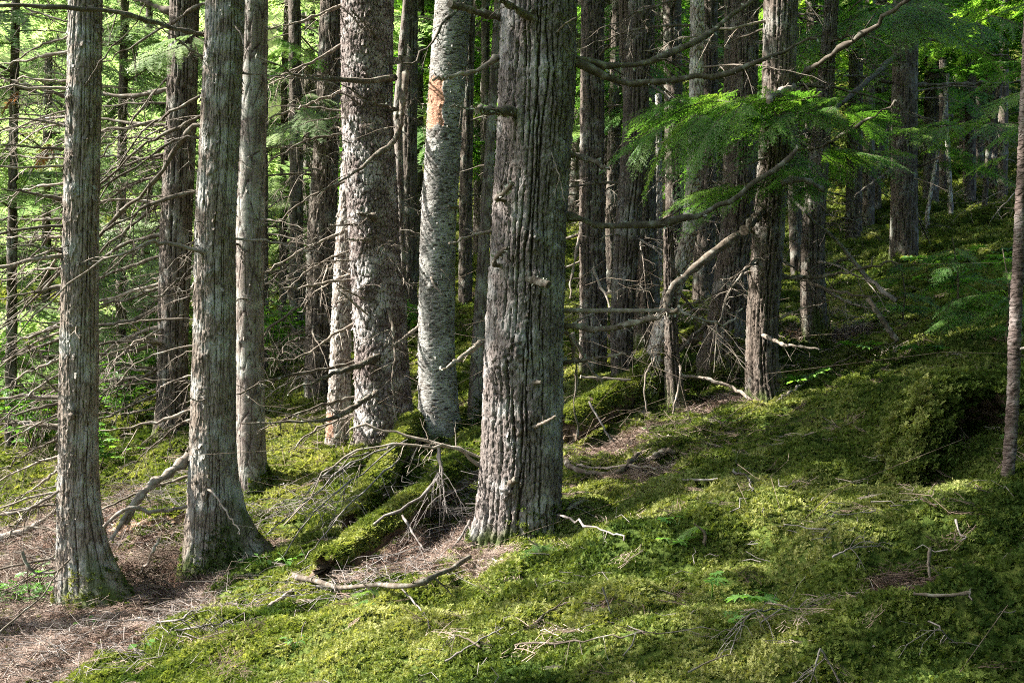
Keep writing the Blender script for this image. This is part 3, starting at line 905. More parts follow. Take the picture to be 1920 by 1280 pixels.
# trees behind, to the other side of the thickest trunk
RA = tree('conifer_tree', 'shaded grey-brown trunk just beyond the thickest trunk, a dead branch arching across its foot', [(1112, 705, 50), (1112, 560, 50), (1110, 430, 48), (1110, 215, 44), (1112, 0, 42)], 'bark_brown', seed=120, moss=0.15)
RB = tree('conifer_tree', 'brown trunk rising directly behind the upper end of the mossy log', [(1166, 712, 40), (1166, 600, 42), (1176, 430, 46), (1190, 300, 48), (1196, 100, 44), (1200, 0, 42)], 'bark_brown', seed=127, moss=0.2)
RC = tree('conifer_tree', 'dark twin trunk half hidden by the brown trunk behind the mossy log', [(1215, 655, 56), (1208, 500, 50), (1200, 300, 44), (1180, 100, 36), (1178, 0, 34)], 'bark_far', seed=133, moss=0.2)
RW = tree('birch_tree', 'short bright whitish birch stem lit between the shaded trunks', [(1228, 640, 24), (1232, 430, 20), (1232, 340, 18), (1234, 250, 14)], 'bark_pale', seed=139, Y=15.5, ztop=5.2, moss=0, snag=True)
RE = tree('conifer_tree', 'plain dark trunk directly behind the elbowed limb', [(1318, 640, 44), (1320, 480, 40), (1326, 300, 34), (1331, 150, 28), (1332, 0, 27)], 'bark_far', seed=151, Y=13.5, moss=0.1)
RF = tree('conifer_tree', 'leaning trunk with a swollen dark foot and long grey bark ridges', [(1352, 712, 84), (1358, 660, 72), (1366, 580, 62), (1380, 430, 54), (1388, 330, 52), (1395, 150, 50), (1397, 0, 49)], 'bark_brown', seed=158, moss=0.2,
          flare=[(190, 0.12, 0.7, 0.35)])
RG = tree('conifer_tree', 'sturdy brown trunk beside the big-leaved green seedling', [(1432, 745, 66), (1428, 690, 58), (1430, 600, 58), (1442, 430, 56), (1458, 200, 58), (1464, 0, 60)], 'bark_brown', seed=163, moss=0.12,
          flare=[(0, 0.08, 0.7, 0.12), (270, 0.05, 0.6, 0.1)])
RH = tree('conifer_tree', 'short-looking dark trunk on the slope behind the heap of dry branches', [(1530, 635, 52), (1524, 560, 46), (1524, 480, 43), (1526, 400, 40), (1545, 200, 30), (1560, 0, 24)], 'bark_far', seed=171, moss=0.25)
RI = tree('conifer_tree', 'straight blue-grey trunk standing alone up on the bright moss slope', [(1694, 488, 52), (1695, 430, 48), (1696, 215, 46), (1698, 50, 45), (1698, 0, 45)], 'bark_far', seed=178, moss=0.1)
RJ = tree('young_tree', 'slender pinkish-brown stem at the picture\'s edge by the mossy stump', [(1888, 897, 26), (1893, 860, 24), (1899, 760, 24), (1904, 600, 23), (1912, 430, 22), (1922, 200, 20), (1930, 0, 19)], 'bark_cherry', seed=184, moss=0.05, ztop=7)
bent = tree('bent_tree', 'crooked speckled trunk with a splayed mossy foot at the end of the mossy log', [(1205, 768, 52), (1215, 720, 46), (1232, 660, 38), (1246, 600, 36), (1266, 530, 33), (1284, 480, 31), (1295, 420, 29), (1302, 300, 27), (1306, 150, 26), (1307, 0, 25)], 'bark_pale', seed=190, moss=0.35)
RD = bent
post = tree('dead_snag', 'dark upright dead post beside the crooked trunk\'s foot', [(1268, 765, 42), (1262, 700, 30), (1258, 620, 24), (1256, 540, 22), (1254, 470, 18)], 'bark_brown', seed=195, ztop=2.6, moss=0.2, snag=True)

# slimmer trunks further back: (name, label, control points, bark, distance)
MORE = [
    ('conifer_tree', 'thin dark trunk peeping out beside the smooth cracked trunk', [(497, 780, 14), (496, 400, 13), (496, 0, 12)], 'bark_far', 13.0),
    ('conifer_tree', 'slim trunk in the dead-twig thicket, nearer the smooth cracked trunk', [(556, 720, 26), (556, 300, 24), (552, 0, 22)], 'bark_far', 14.5),
    ('conifer_tree', 'faint slim trunk pressed against the dark scaly trunk', [(578, 700, 20), (578, 300, 20), (582, 0, 18)], 'bark_far', 18.0),
    ('conifer_tree', 'dim trunk glimpsed between the broad flaky and the cross-barred trunk', [(768, 700, 30), (768, 300, 28), (770, 0, 26)], 'bark_far', 15.0),
    ('conifer_tree', 'dim trunk glimpsed between the cross-barred trunk and the pale pole', [(872, 700, 26), (874, 300, 24), (880, 0, 22)], 'bark_far', 15.5),
    ('conifer_tree', 'pale-edged slim trunk crossed by the long mossy upper branches', [(1144, 640, 22), (1148, 300, 20), (1158, 0, 18)], 'bark_far', 14.0),
    ('conifer_tree', 'dark trunk above the green hanging bough, first from the thickest trunk', [(1215, 620, 36), (1212, 300, 34), (1211, 0, 32)], 'bark_far', 14.0),
    ('conifer_tree', 'dark trunk above the green hanging bough, third from the thickest trunk', [(1268, 600, 36), (1264, 300, 34), (1260, 0, 34)], 'bark_far', 15.0),
    ('conifer_tree', 'narrow trunk between the leaning swollen-footed one and the grey one behind it', [(1362, 600, 24), (1366, 300, 20), (1368, 0, 18)], 'bark_far', 17.0),
    ('conifer_tree', 'narrow dark trunk hugging the sturdy brown one', [(1498, 600, 24), (1486, 300, 22), (1480, 0, 20)], 'bark_far', 16.0),
    ('conifer_tree', 'grey trunk with a mossy gap beside it, behind the upper green foliage', [(1600, 460, 30), (1604, 200, 26), (1606, 0, 24)], 'bark_far', 21.0),
    ('conifer_tree', 'dark slim trunk, nearer the lone blue-grey trunk than its grey neighbour', [(1628, 440, 22), (1630, 200, 20), (1632, 0, 18)], 'bark_far', 23.0),
    ('conifer_tree', 'very slim trunk nearly touching the lone blue-grey trunk', [(1645, 440, 14), (1645, 200, 13), (1646, 0, 12)], 'bark_far', 24.0),
    ('conifer_tree', 'dim broad trunk high on the slope behind the white-stemmed saplings', [(1864, 400, 30), (1863, 200, 28), (1862, 0, 26)], 'bark_far', 25.0),
    ('birch_sapling', 'thin white leaning sapling on the slope beside the lone blue-grey trunk', [(1738, 404, 8), (1752, 320, 7), (1772, 210, 6), (1782, 80, 5)], 'bark_pale', 19.5),
    ('birch_sapling', 'thin white upright sapling next to the leaning white one', [(1783, 390, 9), (1776, 260, 8), (1772, 150, 7), (1768, 20, 6)], 'bark_pale', 20.5),
    ('young_tree', 'thin brown crooked sapling near the picture\'s edge, high on the slope', [(1846, 380, 10), (1852, 300, 10), (1872, 180, 10), (1890, 0, 9)], 'bark_far', 20.0),
    ('young_tree', 'bare pole sapling left of the dim broad trunk', [(1812, 380, 12), (1812, 200, 11), (1808, 0, 10)], 'bark_far', 26.0),
]
FARTREES = []
for i, (nm, lb, ct, bk, yy) in enumerate(MORE):
    FARTREES.append(tree(nm, lb, ct, bk, Y=yy, seed=400 + i * 7, moss=0.1, ztop=(6.5 if 'sap' in nm or 'young' in nm else None), arc=0.02 if yy > 12 else None))

# green hemlocks and bare poles that fill the wood behind
HEM = []
r_ = np.random.default_rng(5)
hem_spec = [  # pixel x, distance, pixel width, boughs, first height, group of words for the label
    (20, 13.0, 34, 'hemlock whose boughs fill the upper corner behind the strip-barked outer trunk'),
    (85, 17.5, 30, 'leafy hemlock glimpsed just outside the strip-barked outer trunk'),
    (225, 15.0, 34, 'bright green hemlock between the outer trunk and the dark brown branchy trunk'),
    (272, 20.0, 30, 'sunlit hemlock further back beside the dark brown branchy trunk'),
    (-60, 19.0, 34, 'hazy sunlit hemlock at the very edge of the picture'),
    (392, 21.0, 30, 'hemlock mostly hidden behind the white-edged trunk'),
    (530, 17.0, 26, 'green hemlock in the gap between the smooth cracked trunk and the dark scaly trunk'),
    (655, 23.0, 30, 'far hemlock whose foliage shows above the broad flaky trunk\'s shoulder'),
    (780, 20.0, 26, 'hemlock foliage showing in the gap beside the orange-wounded trunk'),
    (900, 24.0, 28, 'far hemlock behind the pale barkless pole'),
    (1150, 19.0, 26, 'hemlock whose light sprays show behind the long mossy branches'),
    (1345, 24.0, 28, 'far hemlock with yellow-green tips above the leaning swollen-footed trunk'),
    (1520, 21.0, 26, 'hemlock with blue-green shine at the top beside the sturdy brown trunk'),
    (1745, 24.0, 28, 'yellow-green hemlock behind the lone blue-grey trunk'),
    (1830, 28.0, 28, 'far hemlock among the white-stemmed saplings'),
    (1960, 17.0, 26, 'hemlock reaching in from the picture\'s edge above the slope'),
    (140, 27.0, 34, 'far pale hemlock seen past the outer trunk'),
    (320, 30.0, 34, 'far pale hemlock past the dark brown branchy trunk'),
    (460, 29.0, 34, 'far pale hemlock past the smooth cracked trunk'),
    (590, 32.0, 34, 'far hemlock past the dark scaly trunk'),
    (1080, 30.0, 30, 'far hemlock just past the thickest trunk'),
    (1240, 32.0, 30, 'far hemlock behind the green hanging bough'),
    (1440, 33.0, 30, 'far hemlock past the sturdy brown trunk'),
    (1650, 34.0, 30, 'far hemlock highest on the slope'),
]
for i, (px, yy, w, lb) in enumerate(hem_spec):
    if px < 620: w = w * 0.6
    x = (px - 960) / FPX * yy
    zg = float(H(np.array([x]), np.array([yy]))[0])
    py = 640 + (EYE - zg) * FPX / yy
    t = tree('hemlock_tree', lb, [(px, py, w), (px + 4, py - 500, w * 0.8), (px + 10, -20 if py > 500 else py - 600, w * 0.7)], 'bark_far', Y=yy, seed=600 + i * 3, moss=0.1, arc=0.03, ztop=zg + 13)
    left = px < 620
    ztop_v = EYE + 0.36 * yy
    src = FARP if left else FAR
    n = 20 if left else 16
    z0 = zg + (0.9 if left else 2.2)
    if not left: z0 = max(z0, EYE + 0.12 * yy)
    skirts(t, n, z0, max(z0 + 1.5, ztop_v), 1.5, 2.6 if yy < 25 else 3.4, 700 + i, src, pitch=(-12, 25))
    whorl(t, 24 if left else 10, zg + 0.4, ztop_v, 0.8, 2.0, 900 + i, 0.6 if left else 0.4)
    HEM.append(t)

# bare poles deep in the shade, alike
r_ = np.random.default_rng(15)
DEEP = []
ZONES = [(640, 'between smooth cracked and flaky trunks'), (790, 'just past the broad flaky trunk'), (930, 'between cross-barred and thickest trunks'), (1210, 'just beyond the thickest trunk'),
         (1340, 'behind the crooked speckled trunk'), (1480, 'behind the sturdy brown trunk'), (1670, 'short of the lone blue-grey trunk'), (1800, 'just past the lone blue-grey trunk'), (9999, 'high above the mossy stump')]
for i in range(66):
    px = r_.uniform(1080, 1960) if i < 50 else r_.uniform(480, 930)
    yy = r_.uniform(19, 40)
    x = (px - 960) / FPX * yy
    zg = float(H(np.array([x]), np.array([yy]))[0])
    py = 640 + (EYE - zg) * FPX / yy
    w = r_.uniform(9, 24)
    zone = next(z for lim, z in ZONES if px < lim)
    t = tree('bare_tree', 'slim dark pole deep in the shaded wood, seen ' + zone, [(px, py, w), (px + r_.uniform(-8, 14), py - 500, w * 0.85), (px + r_.uniform(-5, 20), py - 900, w * 0.7)], 'bark_far', Y=yy, seed=1500 + i, moss=0, arc=0.04, group='dark poles ' + zone, ztop=zg + 12)
    whorl(t, 5, zg + 0.5, min(zg + 8, EYE + 0.35 * yy), 0.6, 1.5, 1300 + i, pale=0.35)
    DEEP.append(t)

# unseen trees added beside and behind the camera: their crowns block sky and sun
SHADE_TREES = []
for i, (x, yy) in enumerate([(4.6, 3.0), (7.0, 6.5), (5.5, -1.5), (2.2, -4.0), (9.0, 1.5), (10.5, 9.0), (-0.6, -6.0), (6.0, -6.0), (1.4, -2.2), (-2.0, -3.4), (3.2, 0.4), (-7.6, 7.15), (-7.4, 4.2)]):
    zg = float(H(np.array([x]), np.array([yy]))[0])
    t = Tree(); t.Y = yy; t.zb = zg; t.ztop = zg + (13 if i < 11 else 18); t.cx = lambda z, x=x: x + 0 * z; t.r = lambda z: 0.16 + 0 * z
    t.root = thing('conifer_tree', (x, yy, zg), 'unseen conifer added outside the picture to shade the mossy slope', 'tree', 'added shade conifers outside the picture')
    mb = MB(); mb.tube(np.array([[x, yy, zg - 0.3], [x, yy, zg + 5], [x, yy, t.ztop]]), [0.19, 0.15, 0.03], 14)
    part('trunk', mb.mesh('trunk', ['dead_dark']), t.root)
    SHADE_TREES.append(t)

# crowns
for i, t in enumerate([T7, T1, T2, T2b, T1b, T3, T5, T3a, RA, RB, RC, RH] + FARTREES[:8:2] + HEM[7:16] + [HEM[0]]):
    st, sc = 7.0 + (i * 13 % 5) * 0.5, 0.95
    if t in (T1, T2): st, sc = 5.6, 0.6
    if t in (RA, RB): st, sc = 9.0, 0.8
    crown(t, i, st, sc)
for i, t in enumerate(DEEP):
    if t.cx(3.0) > 0 and i % 5 < 2: crown(t, i, t.zb + 6.5, 1.1)
for i, t in enumerate(SHADE_TREES):
    crown(t, i, t.zb + (3.2 if i < 11 else 9.8), 1.5 if i < 11 else 1.05)

# peeling bark
flakes(T1, 260, 1); flakes(T2, 260, 2); flakes(T3, 420, 3, size=1.2); flakes(T5, 260, 4, size=0.8); flakes(T2b, 90, 5, size=0.8); flakes(T3b, 120, 6); flakes(T7, 300, 7, size=0.7); flakes(T3a, 160, 8, size=1.2)

# ------------------------------------------------------------------ dead branches, one by one
DP = 'dead_pale'
# white-edged trunk
branch(T2, [(386, 66), (330, 55), (300, 46), (235, 28), (134, 15), (0, 8)], 5, 3, -0.9, 6)
branch(T2, [(391, 114), (350, 88), (319, 64), (270, 40)], 3.2, 1, -0.2, 5)
branch(T2, [(376, 218), (319, 245), (269, 275), (188, 349), (120, 410)], 3.5, 1.2, 0.3, 8)
branch(T2, [(376, 180), (312, 215), (269, 245), (235, 289), (190, 370), (150, 440)], 3, 1, 0.4, 8)
branch(T2, [(376, 259), (336, 259), (286, 289), (188, 356), (110, 420), (30, 520)], 3.4, 1.2, 0.2, 9)
branch(T2, [(370, 359), (286, 380), (235, 413), (188, 440), (100, 520), (0, 600)], 3.6, 1.2, -0.2, 9)
branch(T2, [(363, 235), (336, 269), (296, 333), (255, 373), (202, 423), (110, 520), (10, 610)], 6, 2, 0.5, 10)
branch(T2, [(380, 7), (319, 44), (235, 97), (198, 111), (120, 150)], 3.2, 1, 0.3, 8)
branch(T2, [(390, 475), (340, 462), (302, 457), (269, 459), (185, 494), (90, 570), (0, 676)], 3.6, 1.2, -0.5, 5, DP, front=True)
branch(T2, [(355, 648), (302, 660), (250, 686), (214, 722)], 2.2, 0.8, 0.1, 4, DP)
branch(T2, [(370, 598), (302, 598), (240, 605), (180, 622)], 2.5, 1, 0.2, 5)
branch(T2, [(353, 704), (310, 720), (292, 735)], 2.2, 0.8, 0.1, 2, DP)
branch(T2, [(353, 769), (286, 793), (181, 810), (120, 830)], 3.2, 1, 0.1, 5, DP)
branch(T2, [(360, 715), (300, 712), (200, 708)], 1.6, 0.8, 0.3, 4)
branch(T2, [(433, 448), (504, 452), (560, 464), (601, 477)], 2.5, 1, -0.1, 3, DP)
branch(T2, [(443, 136), (537, 144), (638, 161)], 1.8, 1, -0.2, 2)
branch(T2, [(440, 48), (452, 65), (457, 85)], 1.6, 1, -0.15, 1, DP, front=True)
branch(T2, [(390, 745), (372, 752), (350, 742)], 2, 1, -0.12, 2, DP, front=True)
branch(T2, [(388, 915), (405, 930), (430, 965), (450, 1000)], 2.5, 1.2, -0.3, 3, DP, front=True)
# strip-barked outer trunk
for i, (pts, r0, dy, m) in enumerate([
    ([(128, 97), (84, 104), (27, 118), (-30, 130)], 4, 0.2, DP), ([(128, 69), (67, 91), (34, 111), (-10, 150)], 3, 0.3, 'dead_dark'),
    ([(124, 181), (67, 165), (0, 148)], 4, -0.1, 'dead_dark'), ([(124, 151), (50, 148), (-20, 152)], 2.4, 0.3, DP),
    ([(121, 280), (60, 276), (0, 269)], 3, -0.2, 'dead_dark'), ([(121, 297), (60, 295), (0, 290)], 2.6, 0.3, 'dead_dark'),
    ([(111, 373), (60, 362), (0, 354)], 4.2, -0.2, 'dead_dark'), ([(118, 344), (70, 350), (34, 360), (0, 380)], 3, 0.2, DP),
    ([(118, 411), (60, 412), (0, 408)], 3.2, 0.2, 'dead_dark'), ([(134, 479), (84, 464), (0, 458)], 3.5, -0.3, 'dead_dark'),
    ([(118, 445), (60, 444), (0, 445)], 3, 0.2, DP), ([(118, 536), (60, 548), (0, 561)], 4.2, 0.0, 'dead_dark'),
    ([(118, 500), (50, 510), (0, 530)], 2.6, 0.4, DP), ([(111, 613), (55, 630), (0, 652)], 3.6, 0.2, 'dead_dark'),
    ([(111, 635), (60, 655), (0, 680)], 3.0, 0.4, 'dead_dark'), ([(113, 672), (50, 700), (0, 735)], 2.8, 0.1, DP),
    ([(111, 756), (60, 768), (0, 786)], 3.4, -0.1, 'dead_dark'), ([(111, 799), (60, 792), (0, 786)], 3.4, 0.2, 'dead_dark'),
    ([(111, 776), (60, 800), (0, 835)], 2.6, -0.2, DP), ([(115, 742), (90, 715), (60, 690)], 2.4, -0.2, 'dead_dark'),
    ([(112, 820), (50, 850), (0, 880)], 2.8, 0.3, 'dead_dark'), ([(110, 880), (70, 910), (0, 962)], 3, 0.1, DP),
    ([(112, 700), (60, 735), (0, 790)], 2.4, -0.3, DP), ([(116, 220), (60, 235), (0, 240)], 2.4, 0.4, 'dead_dark'),
    ([(120, 40), (60, 20), (0, -5)], 2.6, 0.2, 'dead_dark'), ([(108, 920), (60, 950), (10, 1010)], 2.4, -0.2, DP)]):
    branch(T1, pts, r0, 1.1, dy, 7, m, lmax=0.45)
branch(T1, [(160, 160), (200, 100), (250, 50), (275, 0)], 1.8, 1, -0.2, 2, front=True)
branch(T1, [(145, 608), (142, 622), (150, 635)], 1.5, 1, -0.08, 3, DP, front=True)
# dark brown branchy trunk
for i, (pts, r0, dy) in enumerate([
    ([(309, 168), (249, 180), (191, 176), (100, 165), (0, 160)], 5, 0.6), ([(316, 235), (250, 232), (191, 225), (100, 220), (20, 214)], 4, 0.5),
    ([(306, 296), (250, 296), (191, 292), (60, 290)], 3.6, 0.6), ([(312, 20), (269, 3), (220, -12)], 6, 0.2),
    ([(346, 504), (319, 541), (289, 558), (249, 534)], 3.4, -0.7), ([(322, 564), (269, 591), (218, 608), (181, 608), (90, 640), (0, 672)], 5.5, -0.2),
    ([(329, 611), (302, 642), (235, 662), (181, 662), (80, 668)], 4.5, -0.4), ([(326, 665), (292, 695), (235, 725), (181, 752), (90, 790)], 3.6, -0.3),
    ([(322, 692), (302, 732), (235, 766), (181, 786), (80, 800)], 4.2, -0.4), ([(300, 480), (240, 500), (185, 520), (60, 560)], 5, 0.2),
    ([(302, 440), (240, 455), (180, 490), (90, 560), (0, 620)], 4, 0.3), ([(296, 540), (240, 560), (180, 575), (90, 610)], 3.4, 0.4),
    ([(296, 700), (240, 708), (120, 718), (0, 722)], 3, 0.3), ([(292, 765), (230, 775), (120, 772)], 3.2, 0.2),
    ([(296, 826), (235, 855), (180, 880), (100, 930)], 3.6, -0.3), ([(298, 845), (230, 868), (150, 905)], 3, -0.2),
    ([(355, 120), (300, 160), (240, 240), (180, 300)], 3, -0.3), ([(300, 380), (250, 420), (190, 470), (120, 520)], 3, -0.2)]):
    branch(T1b, pts, r0, 1.2, dy, 9, 'dead_dark', lmax=0.6, lich=6)
# broad flaky trunk
for i, (pts, r0, dy, m, li, fr) in enumerate([
    ([(642, 10), (571, 37), (494, 60)], 3.4, -0.6, DP, 0, 0), ([(641, 84), (588, 114), (537, 138), (494, 153)], 3.4, -0.5, DP, 0, 0),
    ([(641, 171), (571, 198), (510, 220)], 3.6, -0.6, DP, 4, 0), ([(740, 146), (690, 152), (640, 150), (571, 146), (537, 131), (484, 104)], 6, -0.9, 'dead_dark', 60, 1),
    ([(652, 524), (571, 537), (487, 549)], 3, -0.7, DP, 10, 0), ([(650, 432), (571, 467), (487, 516)], 3.2, -0.5, DP, 0, 0),
    ([(660, 610), (625, 628), (578, 662), (517, 677)], 4.2, -0.5, DP, 6, 0), ([(664, 678), (571, 699), (504, 712), (440, 742)], 3.6, -1.2, 'dead_dark', 8, 0),
    ([(714, 665), (680, 682), (640, 695), (595, 712), (541, 736)], 7, -0.7, 'dead_dark', 70, 1), ([(662, 745), (618, 756), (554, 776), (490, 806)], 4, -0.6, 'dead_dark', 20, 0),
    ([(706, 735), (660, 765), (598, 788), (453, 791)], 6.5, -0.8, 'dead_dark', 50, 1), ([(690, 770), (600, 800), (540, 850)], 3, -0.4, DP, 0, 0),
    ([(764, 111), (754, 202), (741, 262), (700, 296), (660, 330), (600, 358)], 7, -0.5, 'dead_dark', 60, 1), ([(752, 205), (700, 192), (640, 160)], 3, -0.4, 'dead_dark', 8, 1),
    ([(705, 408), (688, 404), (670, 401)], 8, -0.35, 'dead_dark', 40, 1), ([(700, 449), (670, 450), (650, 447)], 4, -0.25, DP, 0, 1),
    ([(690, 590), (660, 565), (636, 545)], 3, -0.3, DP, 0, 1), ([(682, 560), (650, 545), (630, 530)], 2.6, -0.3, DP, 0, 1),
    ([(728, 580), (740, 640), (735, 720), (745, 800)], 4, -0.5, 'dead_dark', 20, 1), ([(707, 71), (680, 40), (657, 20)], 3, -0.4, 'dead_dark', 6, 1),
    ([(650, 250), (580, 262), (510, 300)], 2.6, -0.2, 'dead_dark', 0, 0), ([(646, 340), (580, 370), (500, 430)], 2.8, 0.2, 'dead_dark', 0, 0), ([(655, 470), (590, 500), (520, 560)], 2.6, 0.3, 'dead_dark', 0, 0)]):
    branch(T3, pts, r0, 1.2, dy, 8 if r0 < 5 else 5, m, lich=li, front=bool(fr), lmax=0.5)
# smooth trunk and scaly dark trunk
whorl(T2b, 12, 0.8, 3.5, 0.25, 0.9, 31, 0.5)
whorl(T3, 22, 0.8, 4.6, 0.3, 1.0, 39, 0.5, yaw=(120, 330))
whorl(T3a, 48, 0.6, 4.6, 0.5, 1.5, 32, 0.45)
whorl(T1b, 40, 0.3, 4.6, 0.6, 1.9, 33, 0.4, yaw=(110, 250))
whorl(T1b, 10, 0.5, 4.6, 0.4, 1.2, 34, 0.2)
whorl(T1, 34, 0.1, 3.4, 0.4, 1.3, 35, 0.55, yaw=(120, 215))
whorl(T2, 10, 0.5, 3.6, 0.3, 0.9, 36, 0.4, yaw=(120, 200))
whorl(T5, 5, 1.2, 4.0, 0.2, 0.5, 37, 0.6)
whorl(T4, 12, 1.6, 4.5, 0.3, 0.9, 38, 0.5)
for i, t in enumerate([RA, RB, RC, RD, RE, RF, RG, RH, RI]):
    zg = t.zb
    whorl(t, 12, zg + 0.5, EYE + 0.33 * t.Y, 0.4, 1.3, 50 + i, 0.5)
for i, t in enumerate(FARTREES[:14]):
    whorl(t, 12, t.zb + 0.3, EYE + 0.33 * t.Y, 0.5, 1.5, 70 + i, 0.4)
for i, t in enumerate(FARTREES[14:]):
    whorl(t, 6, t.zb + 0.8, EYE + 0.33 * t.Y, 0.3, 0.8, 90 + i, 0.4)
for i, t in enumerate([T1, T2, T7]):        # short broken stubs
    whorl(t, [16, 16, 22][i], 0.3, 3.4, 0.05, 0.11, 120 + i, 0, yaw=(180, 360), kind=STUB)
whorl(T3, 10, 0.6, 4.6, 0.06, 0.14, 124, 0, yaw=(180, 360), kind=STUB)
# cross-barred trunk
branch(T5, [(875, 3), (850, 25), (831, 44), (800, 90), (768, 121), (740, 100)], 3.5, 1.2, -0.6, 6, 'dead_dark', front=True)
branch(T5, [(808, 520), (815, 535), (830, 552)], 3, 1.5, -0.12, 1, DP, front=True)
branch(T5, [(783, 614), (760, 632), (735, 650)], 4, 2, -0.2, 2, DP)
branch(T5, [(858, 388), (840, 387)], 4, 2, -0.2, 1, DP)
branch(T5, [(855, 70), (900, 40), (930, 0)], 2.5, 1, 0.4, 5)
# thickest trunk
branch(T7, [(944, 34), (918, 29), (895, 24), (872, 15), (846, 8)], 8, 6, -0.25, 2, 'dead_dark', 50)
branch(T7, [(999, 37), (969, 17), (939, 0), (900, -30)], 9, 6, -0.3, 2, 'dead_dark', 40, front=True)
branch(T7, [(936, 107), (895, 131), (842, 144), (815, 146)], 5.5, 2.5, -0.3, 1, DP, 20)
branch(T7, [(959, 208), (935, 208), (915, 207), (897, 205)], 9, 6, -0.35, 1, 'dead_dark', 60, front=True)
branch(T7, [(905, 206), (880, 203), (845, 200)], 3, 1.6, -0.35, 2, DP, 20)
branch(T7, [(1083, 111), (1144, 124), (1211, 118), (1280, 89), (1330, 60), (1381, 27), (1414, 0), (1440, -30)], 7.5, 4.5, 0.6, 6, 'dead_dark', 70)
branch(T7, [(1083, 118), (1144, 148), (1211, 154), (1280, 148), (1361, 141), (1448, 104), (1480, 94), (1530, 70)], 8, 2.5, 0.2, 8, 'dead_dark', 70)
branch(T7, [(1048, 283), (1080, 292), (1110, 302), (1140, 318)], 7, 4, -0.15, 3, 'dead_dark', 60)
branch(T7, [(1070, 406), (1127, 420), (1211, 420), (1280, 411), (1340, 390), (1391, 363), (1468, 312), (1495, 279)], 7.5, 4, 0.3, 9, 'dead_dark', 60)
branch(T7, [(929, 373), (945, 362), (962, 343)], 5, 4, -0.10, 0, 'dead_dark', 30, front=True)
branch(T7, [(925, 497), (932, 480), (950, 465)], 4, 4, -0.08, 0, 'dead_dark', 20, front=True)
branch(T7, [(1060, 611), (1127, 615), (1194, 605), (1240, 590), (1275, 578)], 7, 4, -0.3, 3, 'dead_dark', 40)
branch(T7, [(1275, 582, 6.0), (1300, 594, 6.0), (1357, 608, 6.1), (1391, 580, 6.2)], 3.5, 1.6, 0, 3, DP, 10)
branch(T7, [(1060, 679), (1110, 672), (1174, 663)], 5.5, 2.2, -0.2, 3, 'dead_dark', 30)
branch(T7, [(904, 640), (875, 662), (828, 694)], 5.5, 3, -0.25, 1, DP, 10)
branch(T7, [(990, 522), (1008, 528), (1027, 535)], 8, 7, -0.14, 0, 'dead_dark', 20, front=True)
branch(T7, [(994, 801), (1015, 795), (1043, 779)], 3.4, 2.4, -0.12, 1, DP, front=True)
branch(T7, [(925, 433), (885, 442), (842, 457)], 3.4, 2, -0.2, 2, DP)
branch(T7, [(1000, 717), (1015, 716)], 4.0, 3.0, -0.10, 0, 'dead_dark', front=True)
branch(T7, [(953, 912), (962, 902), (968, 898)], 7, 5, -0.08, 0, 'dead_dark', 10, front=True)
branch(T7, [(1032, 280), (1045, 320), (1060, 380)], 1.6, 1, -0.1, 2, DP, front=True)
branch(T7, [(1045, 60), (1060, 45), (1082, 32)], 2, 1, -0.15, 2, DP, front=True)
branch(T7, [(1060, 620), (1072, 640), (1080, 700), (1078, 820)], 4, 2.5, 0.3, 3, DP)
branch(T7, [(902, 858), (842, 836), (774, 820), (684, 800), (650, 815)], 4, 1.5, -0.1, 8, DP)
branch(T7, [(895, 870), (860, 840), (818, 836), (724, 836), (655, 850), (600, 900), (540, 980)], 3.6, 1.2, -0.3, 8, DP)
# shaded trunks to the other side
branch(RG, [(1468, 521), (1549, 517), (1616, 504), (1686, 492)], 4, 1.6, -0.4, 6)
branch(RG, [(1468, 516), (1520, 530), (1580, 550), (1650, 556)], 4, 1.5, -0.5, 6)
branch(RG, [(1400, 430), (1391, 438), (1330, 480), (1290, 512), (1262, 545), (1250, 590)], 6.5, 7, -0.3, 3, 'dead_dark', 60, name='bowed_limb')
branch(RG, [(1440, 380), (1420, 405), (1395, 435)], 8, 9, -0.3, 2, 'dead_dark', 10)
branch(RG, [(1404, 510), (1380, 520), (1355, 525)], 2.5, 1.2, -0.3, 3, DP)
branch(RG, [(1431, 628), (1468, 645), (1535, 655)], 4, 2, -0.4, 4, DP, front=True)
branch(RG, [(1455, 600), (1500, 580), (1545, 570)], 2.5, 1, -0.2, 4, DP)
branch(RF, [(1330, 600), (1290, 640), (1240, 690)], 4, 3, -0.1, 2)
branch(RH, [(1549, 500), (1590, 485), (1610, 478)], 3, 1, -0.3, 3)
branch(RH, [(1530, 535), (1600, 570), (1660, 580)], 3.6, 1.2, -0.5, 6, DP)
branch(RI, [(1672, 155), (1620, 145), (1582, 141)], 3.6, 2, -0.3, 4)
branch(RI, [(1720, 160), (1784, 158), (1860, 156), (1940, 152)], 4, 2, -0.2, 5)
branch(RI, [(1672, 319), (1640, 340), (1600, 370)], 4, 2, -0.4, 4)
branch(RI, [(1720, 312), (1733, 309), (1767, 292)], 3.5, 1.5, -0.3, 4)
branch(RI, [(1720, 70), (1800, 85), (1900, 110)], 3, 1.4, -0.2, 5)
branch(RI, [(1715, 215), (1790, 240), (1880, 275)], 3, 1.4, -0.3, 5)
branch(RI, [(1680, 104), (1640, 140), (1606, 171), (1549, 215), (1500, 250)], 5, 3, -5.0, 5)
branch(RG, [(1492, 150), (1540, 115), (1590, 80), (1656, 37), (1720, -10)], 6, 4, -0.8, 6, 'dead_dark', 10)
branch(RG, [(1490, 160), (1460, 175), (1438, 188)], 6, 5, -0.9, 2, DP)
branch(RG, [(1475, 280), (1540, 275), (1609, 235), (1680, 190)], 3.6, 2, -0.9, 5)
branch(RA, [(1088, 440), (1075, 500), (1068, 560)], 4, 2, -0.3, 3, DP)
